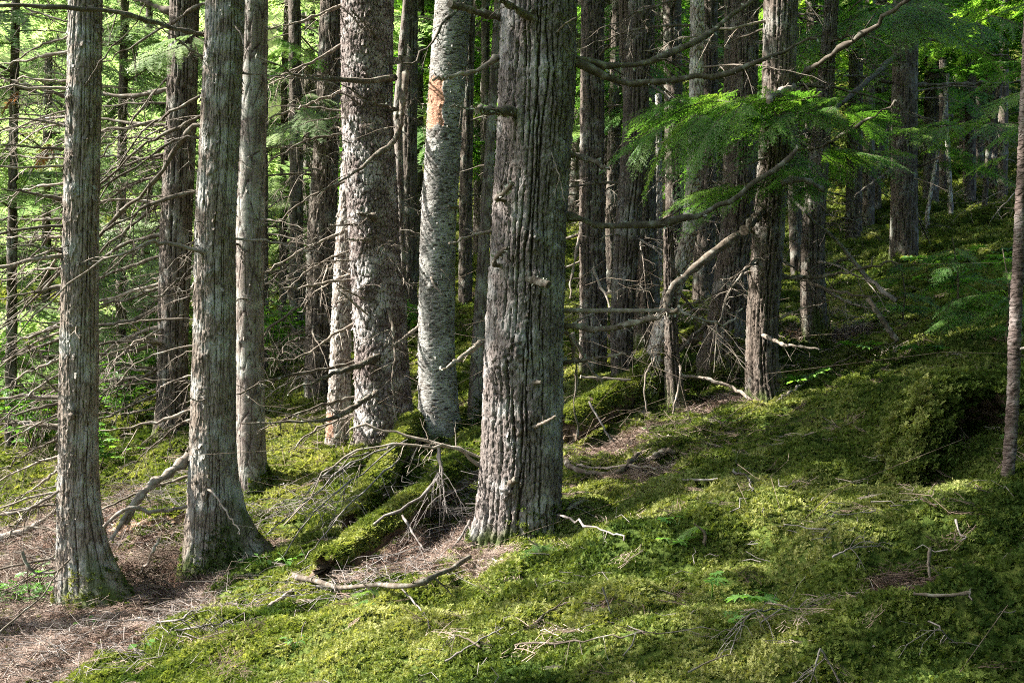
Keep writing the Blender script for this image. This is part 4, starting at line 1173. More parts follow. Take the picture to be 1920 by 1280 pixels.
branch(RA, [(1100, 440), (1120, 520), (1150, 590), (1160, 640)], 3.2, 1.5, -0.5, 3, DP)
branch(RB, [(1180, 445), (1150, 440), (1125, 448)], 2.2, 1.2, -0.3, 2, DP)
branch(RB, [(1185, 440), (1215, 458), (1245, 480)], 2.4, 1.2, -0.3, 2, DP)
branch(RJ, [(1904, 655), (1925, 652)], 3, 2, -0.05, 0, DP)
# ------------------------------------------------------------------ green boughs near the camera
def near_boughs(t, spec, seed):
    r_ = np.random.default_rng(seed)
    for (x0, y0, x1, y1, n, Y, yw, pt, sc, src) in spec:
        for k in range(n):
            f = (k + r_.uniform(0, 1)) / n
            p = P3(x0 + (x1 - x0) * f + r_.normal() * 8, y0 + (y1 - y0) * f + r_.normal() * 8, Y + r_.uniform(-0.5, 0.5))
            bough(t, p, r_.uniform(*yw), r_.uniform(*pt), r_.uniform(-20, 20), r_.uniform(*sc), src, int(r_.integers(99)))
near_boughs(RG, [
    (1590, 180, 1270, 190, 17, 7.9, (140, 225), (0, 20), (0.42, 0.72), NEAR), (1430, 190, 1220, 240, 11, 7.5, (165, 260), (20, 45), (0.4, 0.55), NEAR),
    (1560, 205, 1420, 215, 6, 7.8, (200, 330), (15, 40), (0.4, 0.55), NEAR),
    (1500, 330, 1340, 365, 7, 7.9, (150, 210), (2, 20), (0.34, 0.5), NEAR), (1530, 285, 1600, 270, 5, 8.3, (-40, 60), (0, 25), (0.35, 0.5), NEAR),
    (1480, 290, 1530, 330, 6, 8.2, (200, 330), (10, 45), (0.35, 0.5), NEAR), (1610, 200, 1580, 190, 3, 8.0, (-30, 40), (0, 20), (0.35, 0.45), NEAR)], 1)
near_boughs(RI, [
    (1560, 40, 1740, -20, 9, 10.5, (120, 300), (10, 40), (0.7, 1.1), NEAR), (1740, 60, 1900, 20, 7, 12.0, (140, 330), (0, 30), (0.7, 1.1), NEAR),
    (1720, 240, 1880, 225, 6, 13.0, (160, 360), (-5, 20), (0.5, 0.8), NEAR), (1730, 290, 1800, 300, 4, 13.0, (-40, 40), (-5, 15), (0.45, 0.7), NEAR),
    (1580, 260, 1660, 300, 3, 11.0, (160, 380), (0, 25), (0.4, 0.6), NEAR)], 2)
near_boughs(RJ, [(1910, 290, 1925, 110, 4, 6.4, (150, 210), (10, 30), (0.22, 0.34), NEAR), (1915, 760, 1912, 820, 4, 5.2, (150, 230), (-5, 20), (0.1, 0.16), NEAR)], 3)
near_boughs(RB, [(1150, 60, 1190, 130, 4, 13, (150, 330), (0, 25), (0.6, 0.9), FAR), (1120, 150, 1220, 190, 4, 14, (150, 330), (0, 25), (0.6, 0.9), FAR)], 4)
near_boughs(T1b, [(380, 60, 350, 90, 3, 9.4, (200, 330), (10, 30), (0.4, 0.6), FARP)], 5)
near_boughs(T3a, [(560, 190, 600, 230, 4, 11.6, (150, 300), (10, 35), (0.5, 0.8), FARP), (520, 60, 560, 100, 3, 11.6, (150, 330), (10, 35), (0.5, 0.8), FAR)], 6)
ORANGE = [spray(260, L=0.5, gap=0.05, near=False, droop=0.5).mesh('bough', ['twig_brown', 'leaf_orange'], False)]
for (px, py, yw) in ((38, 172, 200), (96, 270, 160)):
    tag(bough(HEM[0], P3(px, py, 12.2), yw, 35, 0, 0.6, ORANGE), 'browned dying bough')

# low hemlock saplings on the slope
def sapling(label, px, py, Y, h, n, sc, seed, src=NEAR):
    p = P3(px, py, Y); zg = float(H(p[:1], p[1:2])[0])
    t = Tree(); t.root = thing('hemlock_sapling', (p[0], Y, zg), label, 'sapling')
    r_ = np.random.default_rng(seed)
    S = np.array([[p[0], Y, zg - 0.05], [p[0] + 0.03, Y, zg + h * 0.5], [p[0] - 0.02, Y, zg + h]])
    mb = MB(); mb.tube(spline(S, 8), np.linspace(0.012, 0.003, 8), 5)
    part('stem', mb.mesh('stem', ['twig_brown']), t.root)
    for k in range(n):
        f = r_.uniform(0.15, 0.95)
        bough(t, (p[0], Y, zg + h * f), r_.uniform(0, 360), r_.uniform(-10, 25), r_.uniform(-15, 15), sc * (1.2 - 0.7 * f) * r_.uniform(0.7, 1.1), src, int(r_.integers(99)))
sapling('small hemlock sapling drooping over the moss below the lone blue-grey trunk', 1790, 600, 8.8, 0.75, 16, 0.48, 1)
sapling('dark feathery hemlock sapling behind the fallen dry branches', 1690, 590, 9.6, 0.6, 12, 0.42, 2)
sapling('feathery sapling at the picture\'s edge above the mossy stump', 1885, 590, 8.0, 0.7, 12, 0.4, 3)
sapling('tiny hemlock sprig in the moss at the bottom, beside a pale twig fan', 1310, 1235, 4.6, 0.1, 6, 0.16, 4)
sapling('tiny flat hemlock sprig in the moss left of the thin long twig', 1000, 1170, 5.0, 0.09, 5, 0.15, 5)
sapling('tiny blue-green sprig below the curved dark fallen branch', 690, 1210, 4.9, 0.1, 5, 0.14, 6)

# ------------------------------------------------------------------ leafy undergrowth
def leaf_mesh(lobes=1, fold=0.15):
    mb = MB()
    if lobes == 1:
        xs = np.array([0, .25, .5, .75, 1.0]); ws = np.array([0.02, .24, .28, .18, 0.0])
        V = []
        for x, w in zip(xs, ws):
            V += [[x, -w, fold * w - 0.15 * x * x], [x, 0, -0.15 * x * x], [x, w, fold * w - 0.15 * x * x]]
        F = []
        for k in range(4):
            a = k * 3
            F += [[a, a + 1, a + 4, a + 3], [a + 1, a + 2, a + 5, a + 4]]
        mb.add(V, F)
    else:                                      # maple-like leaf
        V = [[0.12, 0, 0]]
        for k in range(lobes):
            a = R(-115 + 230 * k / (lobes - 1))
            L = 0.62 + 0.38 * math.cos(a * 0.75)
            n = R(230 / (lobes - 1) / 2)
            V.append([0.12 + 0.42 * L * math.cos(a - n), 0.42 * L * math.sin(a - n), 0.0])
            V.append([0.12 + 0.75 * L * math.cos(a - n * 0.45), 0.75 * L * math.sin(a - n * 0.45), 0.03])
            V.append([0.12 + L * math.cos(a), L * math.sin(a), -0.10])
            V.append([0.12 + 0.75 * L * math.cos(a + n * 0.45), 0.75 * L * math.sin(a + n * 0.45), 0.03])
        m = len(V)
        mb.add(V, [[0, i, i + 1] for i in range(1, m - 1)])
    return mb.mesh('leaf', ['leaf'], True)
LEAF1, LEAF5 = leaf_mesh(1), leaf_mesh(7)

def leafy(name, label, px, py, n, size, hgt, spread, lf, seed, Y=None, cat='plant'):
    """A small leafy plant: stem, and every leaf a part."""
    r_ = np.random.default_rng(seed)
    g = G(px, py) if Y is None else None
    if g is None:
        p = P3(px, py, Y); g = np.array([p[0], Y, float(H(p[:1], p[1:2])[0])])
    t = thing(name, g, label, cat)
    mb = MB()
    for k in range(n):
        a = r_.uniform(0, 2 * np.pi); q = spread * r_.uniform(0.2, 1.0); z = hgt * r_.uniform(0.6, 1.1)
        tip = np.array([q * math.cos(a), q * math.sin(a), z])
        mb.tube(spline([[0, 0, -0.02], tip * [0.4, 0.4, 0.7], tip], 5), np.linspace(0.002, 0.001, 5), 3, 0, False)
        o = link('leaf', lf, t, tip)
        o.rotation_euler = (r_.uniform(-0.3, 0.3), r_.uniform(-0.3, 0.35), a + r_.uniform(-0.5, 0.5))
        s = size * r_.uniform(0.7, 1.2); o.scale = (s, s, s)
    link('stem', mb.mesh('stem', ['leaf'], True), t)
    return t
for i, a in enumerate([
    ('seedling', 'bright green compound-leaved plant at the foot of the white-edged trunk', 440, 1045, 20, 0.05, 0.13, 0.16, LEAF1),
    ('seedling', 'low green leaves in the moss right of the compound-leaved plant', 492, 1065, 9, 0.045, 0.06, 0.13, LEAF1),
    ('seedling', 'pale green leaflets beside the upper tip of the curved dark fallen branch', 540, 1068, 8, 0.05, 0.07, 0.12, LEAF1),
    ('seedling', 'big-lobed bright green leaves beside the sturdy brown trunk', 1500, 730, 5, 0.13, 0.12, 0.16, LEAF5),
    ('seedling', 'lobed leaves in shade above the mossy hump, right of the big-lobed seedling', 1625, 668, 5, 0.11, 0.12, 0.2, LEAF5),
    ('seedling', 'flat leaves at the edge of the mossy stump\'s top', 1725, 668, 6, 0.10, 0.08, 0.2, LEAF5),
    ('seedling', 'single-stalked seedling with three leaves standing in the foreground moss', 1335, 1120, 3, 0.055, 0.10, 0.05, LEAF5),
    ('seedling', 'spread green leaves right of the three-leaved seedling', 1405, 1130, 5, 0.06, 0.05, 0.1, LEAF5),
    ('seedling', 'small leaf pair in the shadow band of the thickest trunk', 1272, 995, 3, 0.055, 0.05, 0.06, LEAF5),
    ('seedling', 'small leaf pair below the shadow band of the thickest trunk', 1258, 1025, 3, 0.045, 0.04, 0.05, LEAF5),
    ('seedling', 'lone small leaf sprig on moss between the thickest and the sturdy trunk', 1372, 797, 3, 0.07, 0.05, 0.07, LEAF5),
    ('seedling', 'dark round leaves at the bottom below the curved dark branch', 552, 1225, 8, 0.03, 0.06, 0.07, LEAF1),
    ('seedling', 'pointed bright leaf on the mossy bank near the needle litter', 270, 1225, 3, 0.07, 0.06, 0.06, LEAF1),
    ('seedling', 'yellow-green leaf pair on the needle litter', 158, 1178, 3, 0.05, 0.05, 0.05, LEAF1),
    ('seedling', 'small leaves in the bottom middle moss', 1370, 1175, 4, 0.04, 0.04, 0.07, LEAF5),
    ('seedling', 'pale leaf sprig by the twig heap beyond the thickest trunk', 1220, 810, 4, 0.06, 0.05, 0.08, LEAF5)]):
    leafy(*a, 40 + i)
r_ = np.random.default_rng(77)
for i, (px, py, yy) in enumerate([(1735, 500, 15), (1780, 505, 16), (1830, 520, 15), (1790, 535, 13), (1860, 545, 13), (1880, 500, 16), (1750, 540, 13.5), (1850, 485, 18)]):
    t = leafy('seedling', 'small green leaf rosette scattered on the moss slope below the lone blue-grey trunk', px, py, 6, 0.16, 0.12, 0.3, LEAF5, 300 + i, None)
    t['group'] = 'leaf rosettes on the upper moss slope'

def shrub(label, px, py, Y, w, h, n, size, seed, lf=7):
    p = P3(px, py, Y); zg = float(H(p[:1], p[1:2])[0])
    t = thing('leafy_shrub', (p[0], Y, zg), label, 'shrub')
    r_ = np.random.default_rng(seed)
    st = MB(); fo = MB()
    base = LEAF5 if lf > 1 else LEAF1
    LV = np.array([v.co for v in base.vertices]); LF = [list(f.vertices) for f in base.polygons]
    for k in range(9):
        a = r_.uniform(0, 2 * np.pi); q = w * r_.uniform(0.2, 1)
        tip = np.array([q * math.cos(a), q * math.sin(a), h * r_.uniform(0.5, 1.0)])
        S = spline([[0, 0, -0.05], tip * [0.35, 0.35, 0.6], tip], 8)
        st.tube(S, np.linspace(0.009, 0.003, 8), 4, 0, False)
        for j in range(n // 9):
            f = r_.uniform(0.35, 1.0); c = S[int(f * 7)] + r_.normal(size=3) * [0.16, 0.16, 0.07] * w
            E = np.array(Euler((r_.uniform(-0.4, 0.4), r_.uniform(-0.3, 0.5), r_.uniform(0, 6.28))).to_matrix())
            fo.add(LV * size * r_.uniform(0.6, 1.2) @ E.T + c, [list(x) for x in LF])
    link('stem', st.mesh('stem', ['twig_brown']), t)
    tag(link('foliage', fo.mesh('foliage', ['leaf']), t), kind='stuff')
for i, a in enumerate([
    ('bright leafy shrub glowing between the outer trunk and the dark branchy trunk', 235, 640, 12.0, 0.8, 1.15, 260, 0.10),
    ('bright leafy shrub low behind the outer trunk\'s dead branches', 60, 690, 12.5, 0.9, 1.0, 260, 0.10),
    ('sunlit leafy shrub at the foot of the dark scaly trunk', 535, 640, 12.5, 0.6, 0.9, 180, 0.10),
    ('leafy shrub spilling in beside the outer trunk\'s lower stem', 60, 900, 7.6, 0.4, 0.35, 110, 0.055),
    ('far leafy shrub showing past the dark branchy trunk', 285, 560, 16.0, 0.9, 1.6, 220, 0.13),
    ('leafy shrub at the picture\'s edge behind the tangled dead branches', -20, 620, 15.0, 1.0, 1.6, 240, 0.13),
    ('leafy shrub showing through the gap left of the smooth cracked trunk', 180, 720, 10.5, 0.5, 0.6, 120, 0.08),
    ('small green shrub behind the foot of the pale cross-barred trunk', 765, 610, 14.0, 0.4, 0.6, 90, 0.09)]):
    shrub(*a, 60 + i)

# ------------------------------------------------------------------ geometry-node scatter for what nobody could count
def scatter_group(name, sources):
    ng = bpy.data.node_groups.new(name, 'GeometryNodeTree')
    ng.interface.new_socket('Geometry', in_out='INPUT', socket_type='NodeSocketGeometry')
    ng.interface.new_socket('Geometry', in_out='OUTPUT', socket_type='NodeSocketGeometry')
    N, L = ng.nodes, ng.links
    gi, go, jn = N.new('NodeGroupInput'), N.new('NodeGroupOutput'), N.new('GeometryNodeJoinGeometry')
    def named(nm, ty):
        a = N.new('GeometryNodeInputNamedAttribute'); a.data_type = ty; a.inputs[0].default_value = nm
        return next(o for o in a.outputs if o.enabled and o.name == 'Attribute')
    rot = N.new('FunctionNodeEulerToRotation'); L.new(named('rot', 'FLOAT_VECTOR'), rot.inputs[0])
    sc = named('size', 'FLOAT'); kind = named('kind', 'INT')
    for k, src in enumerate(sources):
        cmpn = N.new('FunctionNodeCompare'); cmpn.data_type = 'INT'; cmpn.operation = 'EQUAL'
        ins = [s for s in cmpn.inputs if s.enabled]
        L.new(kind, ins[0]); ins[1].default_value = k
        oi = N.new('GeometryNodeObjectInfo'); oi.inputs[0].default_value = src
        iop = N.new('GeometryNodeInstanceOnPoints')
        L.new(gi.outputs[0], iop.inputs['Points']); L.new(cmpn.outputs[0], iop.inputs['Selection'])
        L.new(oi.outputs['Geometry'], iop.inputs['Instance'])
        L.new(rot.outputs[0], iop.inputs['Rotation']); L.new(sc, iop.inputs['Scale'])
        L.new(iop.outputs[0], jn.inputs[0])
    L.new(jn.outputs[0], go.inputs[0])
    return ng

def scatter(name, pts, size, rot, kind, tint, ng, parent=None):
    me = bpy.data.meshes.new(name)
    me.vertices.add(len(pts)); me.vertices.foreach_set('co', np.asarray(pts, np.float32).ravel())
    for nm, ty, arr, key in (('size', 'FLOAT', size, 'value'), ('tint', 'FLOAT', tint, 'value'), ('kind', 'INT', kind, 'value'), ('rot', 'FLOAT_VECTOR', rot, 'vector')):
        at = me.attributes.new(nm, ty, 'POINT')
        at.data.foreach_set(key, np.asarray(arr, np.int32 if ty == 'INT' else np.float32).ravel())
    o = link(name, me, parent) if parent is None or parent.type == 'MESH' else part(name, me, parent)
    md = o.modifiers.new('scatter', 'NODES'); md.node_group = ng
    return o

def moss_tuft(seed):
    """Feather-moss: short arching fronds, each with rows of tiny leaflets; one unit = tuft width."""
    r_ = np.random.default_rng(seed); mb = MB()
    for k in range(13):
        a = r_.uniform(0, 2 * np.pi); b = r_.uniform(0, 0.42) * (k > 0)
        p0 = np.array([b * math.cos(a), b * math.sin(a), -0.15])
        out = np.array([math.cos(a), math.sin(a), 0]) * r_.uniform(0.05, 0.55)
        hgt = r_.uniform(0.45, 0.95)
        m = 6
        s = np.linspace(0, 1, m)[:, None]
        S = p0 + out * s ** 1.5 + np.array([0, 0, hgt]) * (s - 0.35 * s * s)
        sd = np.array([-math.sin(a), math.cos(a), 0])
        for j in range(1, m):
            d = S[j] - S[j - 1]; d /= np.linalg.norm(d)
            for sg in (-1, 1):
                L = 0.22 * (1.15 - 0.6 * j / m) * r_.uniform(0.7, 1.2)
                tip = S[j] + (sd * sg + d * 0.5 + r_.normal(size=3) * 0.25) * L
                mb.add([S[j - 1], S[j] + d * 0.04, tip], [[0, 1, 2]])
    return bpy.data.objects.new('moss_tuft', mb.mesh('moss_tuft', ['moss'], False))
moss_ng = scatter_group('moss_scatter', [moss_tuft(i) for i in range(5)])

def litter_clump(seed):
    r_ = np.random.default_rng(seed); mb = MB()
    for k in range(34):
        c = r_.normal(size=3) * [0.4, 0.4, 0.04]; c[2] = abs(c[2])
        a = r_.uniform(0, np.pi); L = r_.uniform(0.08, 0.35); w = r_.uniform(0.008, 0.022)
        d = np.array([math.cos(a), math.sin(a), r_.uniform(-0.15, 0.25)]) * L; e = np.array([-math.sin(a), math.cos(a), 0.3]) * w
        mb.add([c - d - e, c - d + e, c + d], [[0, 1, 2]])
    for k in range(3):
        c = r_.normal(size=3) * [0.3, 0.3, 0.03]; c[2] = abs(c[2]) + 0.04
        a = r_.uniform(0, np.pi); L = r_.uniform(0.3, 0.8); d = np.array([math.cos(a), math.sin(a), r_.uniform(-0.1, 0.15)]) * L
        mb.tube([c - d, c + r_.normal(size=3) * 0.05, c + d], [0.02, 0.017, 0.01], 3, 0, False)
    return bpy.data.objects.new('litter_clump', mb.mesh('litter_clump', ['litter'], False))
litter_ng = scatter_group('litter_scatter', [litter_clump(i) for i in range(4)])

r_ = np.random.default_rng(99)
PX, PY, PS, LX, LY, LS = [], [], [], [], [], []
y = 2.2
while y < 48:
    y2 = y * 1.06
    sz = max(0.027, 0.0054 * y)
    wd = 0.66
    area = (y2 - y) * 2 * wd * y
    n = int(area / (sz * 0.60) ** 2)
    yy = r_.uniform(y, y2, n); xx = r_.uniform(-wd, wd, n) * yy
    PX.append(xx); PY.append(yy); PS.append(np.full(n, sz))
    if y < 14:
        sl = max(0.07, 0.012 * y); n = int(area / (sl * 0.42) ** 2)
        yy = r_.uniform(y, y2, n); xx = r_.uniform(-wd, wd, n) * yy
        LX.append(xx); LY.append(yy); LS.append(np.full(n, sl))
    y = y2
PX, PY, PS = map(np.concatenate, (PX, PY, PS))
lit = litter(PX, PY)
thin = fbm(PX / 0.9, PY / 0.9, 0 * PX + 3, 3, 61)
keep = r_.random(len(PX)) > np.clip(lit * 0.97 + 0.6 * sstep(0.25, 0.6, thin), 0, 1)
PX, PY, PS = PX[keep], PY[keep], PS[keep]
def tilt(x, y, n, amt):
    e = 0.06
    gx_ = (H(x + e, y) - H(x - e, y)) / (2 * e); gy_ = (H(x, y + e) - H(x, y - e)) / (2 * e)
    return np.stack([np.clip(gy_, -1, 1) * 0.7 + r_.normal(size=n) * amt, -np.clip(gx_, -1, 1) * 0.7 + r_.normal(size=n) * amt, r_.uniform(0, 6.28, n)], -1)
def moss_tint(x, y, z, n):
    return np.clip(0.49 + 0.55 * fbm(x / 0.6, y / 0.6, z, 3, 71) + 0.30 * fbm(x / 0.12, y / 0.12, z, 2, 73) + r_.normal(size=n) * 0.13, 0, 1)
n = len(PX)
PZ = H(PX, PY)
lump = 0.5 + 0.5 * fbm(PX / 0.10, PY / 0.10, 0 * PX, 2, 83)
sizes = PS * r_.uniform(0.7, 1.35, n) * (0.75 + 0.6 * lump) * (1 + 0.5 * fbm(PX / 0.45, PY / 0.45, 0 * PX + 5, 2, 87))
moss = scatter('moss', np.stack([PX, PY, PZ + 0.25 * PS * lump], -1), sizes, tilt(PX, PY, n, 0.25), r_.integers(0, 5, n), moss_tint(PX, PY, 0 * PX, n), moss_ng)
tag(moss, 'thick feathery green moss carpeting the forest floor', 'moss', kind='stuff')
LX, LY, LS = map(np.concatenate, (LX, LY, LS))
lt = litter(LX, LY)
keep = r_.random(len(LX)) < np.clip(lt, 0, 1) + 0.016
LX, LY, LS = LX[keep], LY[keep], LS[keep]; n = len(LX)
lo = scatter('needle_litter', np.stack([LX, LY, H(LX, LY) + 0.012 + 0.03 * (litter(LX, LY) < 0.3)], -1), LS * r_.uniform(0.7, 1.4, n), tilt(LX, LY, n, 0.15), r_.integers(0, 4, n),
             np.clip(0.5 + 0.5 * fbm(LX / 0.3, LY / 0.3, 0 * LX, 3, 91) + r_.normal(size=n) * 0.2, 0, 1), litter_ng)
tag(lo, 'reddish brown conifer needles and bark bits littering the ground', 'litter', kind='stuff')

def base_moss(t, n, h, seed, msize=0.028):
    r_ = np.random.default_rng(seed)
    ny_, nx_ = t.hgt.shape
    i = r_.integers(0, ny_, n * 12); j = r_.integers(0, nx_, n * 12)
    p = t.V[i, j]; hh = p[:, 2] - H(p[:, 0], p[:, 1])
    lim = h * np.clip(0.45 + 1.1 * fbm(p[:, 0] * 9, p[:, 1] * 9, p[:, 2] * 2, 2, seed) + 0.5 * (p[:, 0] > t.cx(p[:, 2])), 0, 2)
    ok = (hh > -0.03) & (hh < lim * r_.random(len(p)) ** 0.7)
    p = p[ok][:n]; m = len(p)
    d = p - np.stack([t.cx(p[:, 2]), np.full(m, t.Y), p[:, 2]], -1); d /= np.linalg.norm(d, axis=1)[:, None] + 1e-9
    rot = np.stack([-d[:, 1] * 0.8 + r_.normal(size=m) * 0.25, d[:, 0] * 0.8 + r_.normal(size=m) * 0.25, r_.uniform(-0.3, 0.3, m)], -1)
    tag(scatter('moss_cover', p, msize * r_.uniform(0.6, 1.4, m), rot, r_.integers(0, 5, m), moss_tint(p[:, 0], p[:, 1], p[:, 2], m), moss_ng, t.trunk), kind='stuff')
for i, (t, n, h) in enumerate([(T7, 700, 0.14), (T1, 900, 0.30), (T2, 1100, 0.32), (T2b, 500, 0.2), (T3, 500, 0.25), (T5, 600, 0.3), (bent, 500, 0.5), (RF, 500, 0.4), (RG, 300, 0.15), (T1b, 300, 0.2), (T3a, 300, 0.2), (T6, 200, 0.3), (RH, 300, 0.2)]):
    base_moss(t, n, h, 500 + i, 0.028 if t.Y < 8 else 0.045)

# ------------------------------------------------------------------ fallen logs
def log(name, label, pts, r0, r1, mat='dead_dark', moss=1.0, seed=0, rough=0.12, cat='log', lift=0.5, msize=0.04, col='old_wood'):
    """pts: photo pixels of ground points under the log, or (px, py, Y) for points in space."""
    r_ = np.random.default_rng(seed)
    W = []
    for p in pts:
        if len(p) == 3: W.append(P3(*p))
        else:
            g = G(*p); W.append(g + [0, 0, r0 / FPX * g[1] * lift])
    W = np.array(W)
    Ym = W[:, 1].mean(); r0 = r0 / FPX * Ym; r1 = r1 / FPX * Ym
    n = 60; S = spline(W, n); sides = 36
    T = np.gradient(S, axis=0); T /= np.linalg.norm(T, axis=1)[:, None]
    A = np.cross(T, [0, 0, 1.0]); A /= np.linalg.norm(A, axis=1)[:, None]; B = np.cross(A, T)
    th = np.arange(sides) / sides * 2 * np.pi
    s = np.linspace(0, 1, n)
    rr = (r0 + (r1 - r0) * s)[:, None] * (1 + rough * fbm(np.cos(th)[None] * 2 + 0 * s[:, None], np.sin(th)[None] * 2 + 0 * s[:, None], s[:, None] * 14, 3, seed)
         + rough * 1.2 * fbm(th[None] / 6.28 * 14 + 0 * s[:, None], 0 * th[None] + s[:, None] * 3, 0 * th[None] + 0 * s[:, None], 2, seed + 1) * np.sin(th / 2)[None])
    V = S[:, None] + rr[..., None] * (np.cos(th)[None, :, None] * A[:, None] + np.sin(th)[None, :, None] * B[:, None])
    jag = r_.normal(size=(2, sides)) * r0 * 0.35      # broken, splintered ends
    V[0] -= T[0] * jag[0][:, None]; V[-1] += T[-1] * jag[1][:, None]
    root = thing(name, W[0] - [0, 0, r0], label, cat)
    mb = MB()
    i = np.arange(n - 1)[:, None] * sides; j = np.arange(sides)[None]; j2 = (j + 1) % sides
    mb.add(V.reshape(-1, 3), np.stack([i + j, i + j2, i + sides + j2, i + sides + j], -1).reshape(-1, 4))
    for e, idx, sg in ((0, 0, -1), (1, n - 1, 1)):
        c = S[idx] - T[idx] * sg * r0 * 0.6
        mb.add(np.vstack([V[idx], c[None]]), [[q, (q + 1) % sides, sides] for q in range(sides)])
    part('wood', mb.mesh('wood', [col], False), root)
    if moss > 0:
        m = int(n * sides * 2.4 * (r0 / 0.1) * moss)
        si = r_.uniform(0, n - 1.01, m); ti = np.pi / 2 + r_.normal(size=m) * 0.6
        k = si.astype(int); f = (si - k)[:, None]
        kk = (np.mod(ti, 2 * np.pi) / (2 * np.pi) * sides).astype(int) % sides
        p = V[k, kk] * (1 - f) + V[k + 1, kk] * f
        ok = fbm(p[:, 0] * 5, p[:, 1] * 5, p[:, 2] * 5, 2, seed + 9) > -0.5
        p, ti = p[ok], ti[ok]; m = len(p)
        rot = np.stack([r_.normal(size=m) * 0.3, -(ti - np.pi / 2) * 0.0 + r_.normal(size=m) * 0.3, r_.uniform(0, 6.28, m)], -1)
        mo = scatter('moss_cover', p, msize * r_.uniform(0.6, 1.4, m), rot, r_.integers(0, 5, m), np.clip(moss_tint(p[:, 0], p[:, 1], p[:, 2], m) + 0.05, 0, 1), moss_ng, root)
        tag(mo, kind='stuff')
    return root
log('mossy_log', 'moss-covered log slanting down from the foot of the cross-barred trunk', [(778, 800, 9.2), (722, 885, 8.15), (660, 982, 7.1)], 27, 22, seed=3, lift=0.6, rough=0.28)
log('mossy_log', 'rotting half-mossy log ending in a broken tip above the curved dark branch', [(878, 876, 7.4), (745, 974, 6.6), (613, 1068, 5.75)], 30, 25, seed=4, rough=0.36, lift=0.6)
log('mossy_log', 'fat moss-covered log leading to the crooked trunk', [(1058, 805, 8.2), (1125, 765, 8.5), (1195, 722, 8.8)], 30, 26, seed=5, lift=0.9)
log('rotten_log', 'crumbling orange-brown rotten log between the outer and white-edged trunks', [(225, 1005), (290, 992), (365, 978)], 20, 17, moss=0.06, col='rotten', seed=6, rough=0.45, lift=0.6)
log('mossy_log', 'dark mossy log leaning behind the crooked trunk', [(1265, 655), (1320, 622, 10.4), (1350, 602, 10.5)], 14, 12, moss=0.4, seed=7)
log('fallen_log', 'bare grey-brown log lying behind the broad flaky and cross-barred trunks', [(735, 566), (830, 562), (905, 558)], 10, 9, moss=0.15, seed=8)
log('mossy_log', 'lower mossy log glimpsed between the flaky and cross-barred trunks', [(740, 602), (830, 597), (910, 592)], 9, 8, moss=0.6, seed=9)
log('fallen_log', 'brown fallen log below the sunlit leafy shrub', [(485, 672), (535, 655), (580, 640)], 9, 8, moss=0.05, seed=10)

# mossy hollow stump
def stump():
    g = G(1800, 872)
    c = np.array([(1830 - 960) / FPX * (g[1] + 0.18), g[1] + 0.18, g[2] + 0.02])
    root = thing('mossy_stump', c, 'moss-covered hollow stump with a dark cavity, beside the slender pinkish-brown stem', 'stump')
    na, ne = 60, 26
    a = np.linspace(R(-52), R(205), na); e = np.linspace(0, 1, ne)
    A, E = np.meshgrid(a, e)
    n1 = fbm(np.cos(A) * 2.2, np.sin(A) * 2.2, E * 2.5, 3, 5) + 0.5 * (np.abs(vnoise(np.cos(A) * 4, np.sin(A) * 4, E * 4, 15)) - 0.3)
    rad = 0.37 * np.cos(E * np.pi / 2 * 0.92) ** 0.55 * (1 + 0.42 * n1)
    hz = 0.48 * np.sin(E * np.pi / 2) * (1 + 0.12 * n1) - 0.12
    O = np.stack([c[0] + rad * np.cos(A) * 1.15, c[1] + rad * np.sin(A), c[2] + hz], -1)
    I = np.stack([c[0] + rad * np.cos(A) * 0.78, c[1] + 0.03 + rad * np.sin(A) * 0.7, c[2] + hz * 0.84 - 0.02], -1)
    mb = MB()
    ii = (np.arange(ne - 1)[:, None] * na + np.arange(na - 1)[None]).ravel()
    q = np.stack([ii, ii + 1, ii + na + 1, ii + na], -1)
    nO = ne * na
    mb.add(np.vstack([O.reshape(-1, 3), I.reshape(-1, 3)]), np.vstack([q, q[:, ::-1] + nO]))
    for col in (0, na - 1):
        k = np.arange(ne - 1) * na + col
        mb.f.append(np.stack([k, k + na, k + na + nO, k + nO], -1)); mb.m.append(np.zeros(ne - 1, np.int32))
    k = np.arange(na - 1) + (ne - 1) * na
    mb.f.append(np.stack([k, k + 1, k + 1 + nO, k + nO], -1)); mb.m.append(np.zeros(na - 1, np.int32))
    part('wood', mb.mesh('wood', ['old_wood']), root)
    m = 15000
    r_ = np.random.default_rng(8)
    p = O[r_.integers(0, ne, m), r_.integers(0, na, m)] + r_.normal(size=(m, 3)) * 0.03
    rim = r_.random(m) < 0.16       # a ragged fringe round the hollow
    p[rim] = O[r_.integers(0, ne, rim.sum()), r_.choice([0, na - 1], rim.sum())] + r_.normal(size=(rim.sum(), 3)) * 0.05
    d = p - c; d /= np.linalg.norm(d, axis=1)[:, None]
    rot = np.stack([-d[:, 1] * 0.9 + r_.normal(size=m) * 0.2, d[:, 0] * 0.9 + r_.normal(size=m) * 0.2, 0 * d[:, 0]], -1)
    tag(scatter('moss_cover', p, 0.031 * r_.uniform(0.6, 1.5, m), rot, r_.integers(0, 5, m), np.clip(moss_tint(p[:, 0], p[:, 1], p[:, 2], m) - 0.12, 0, 1), moss_ng, root), kind='stuff')
    return root
stump()

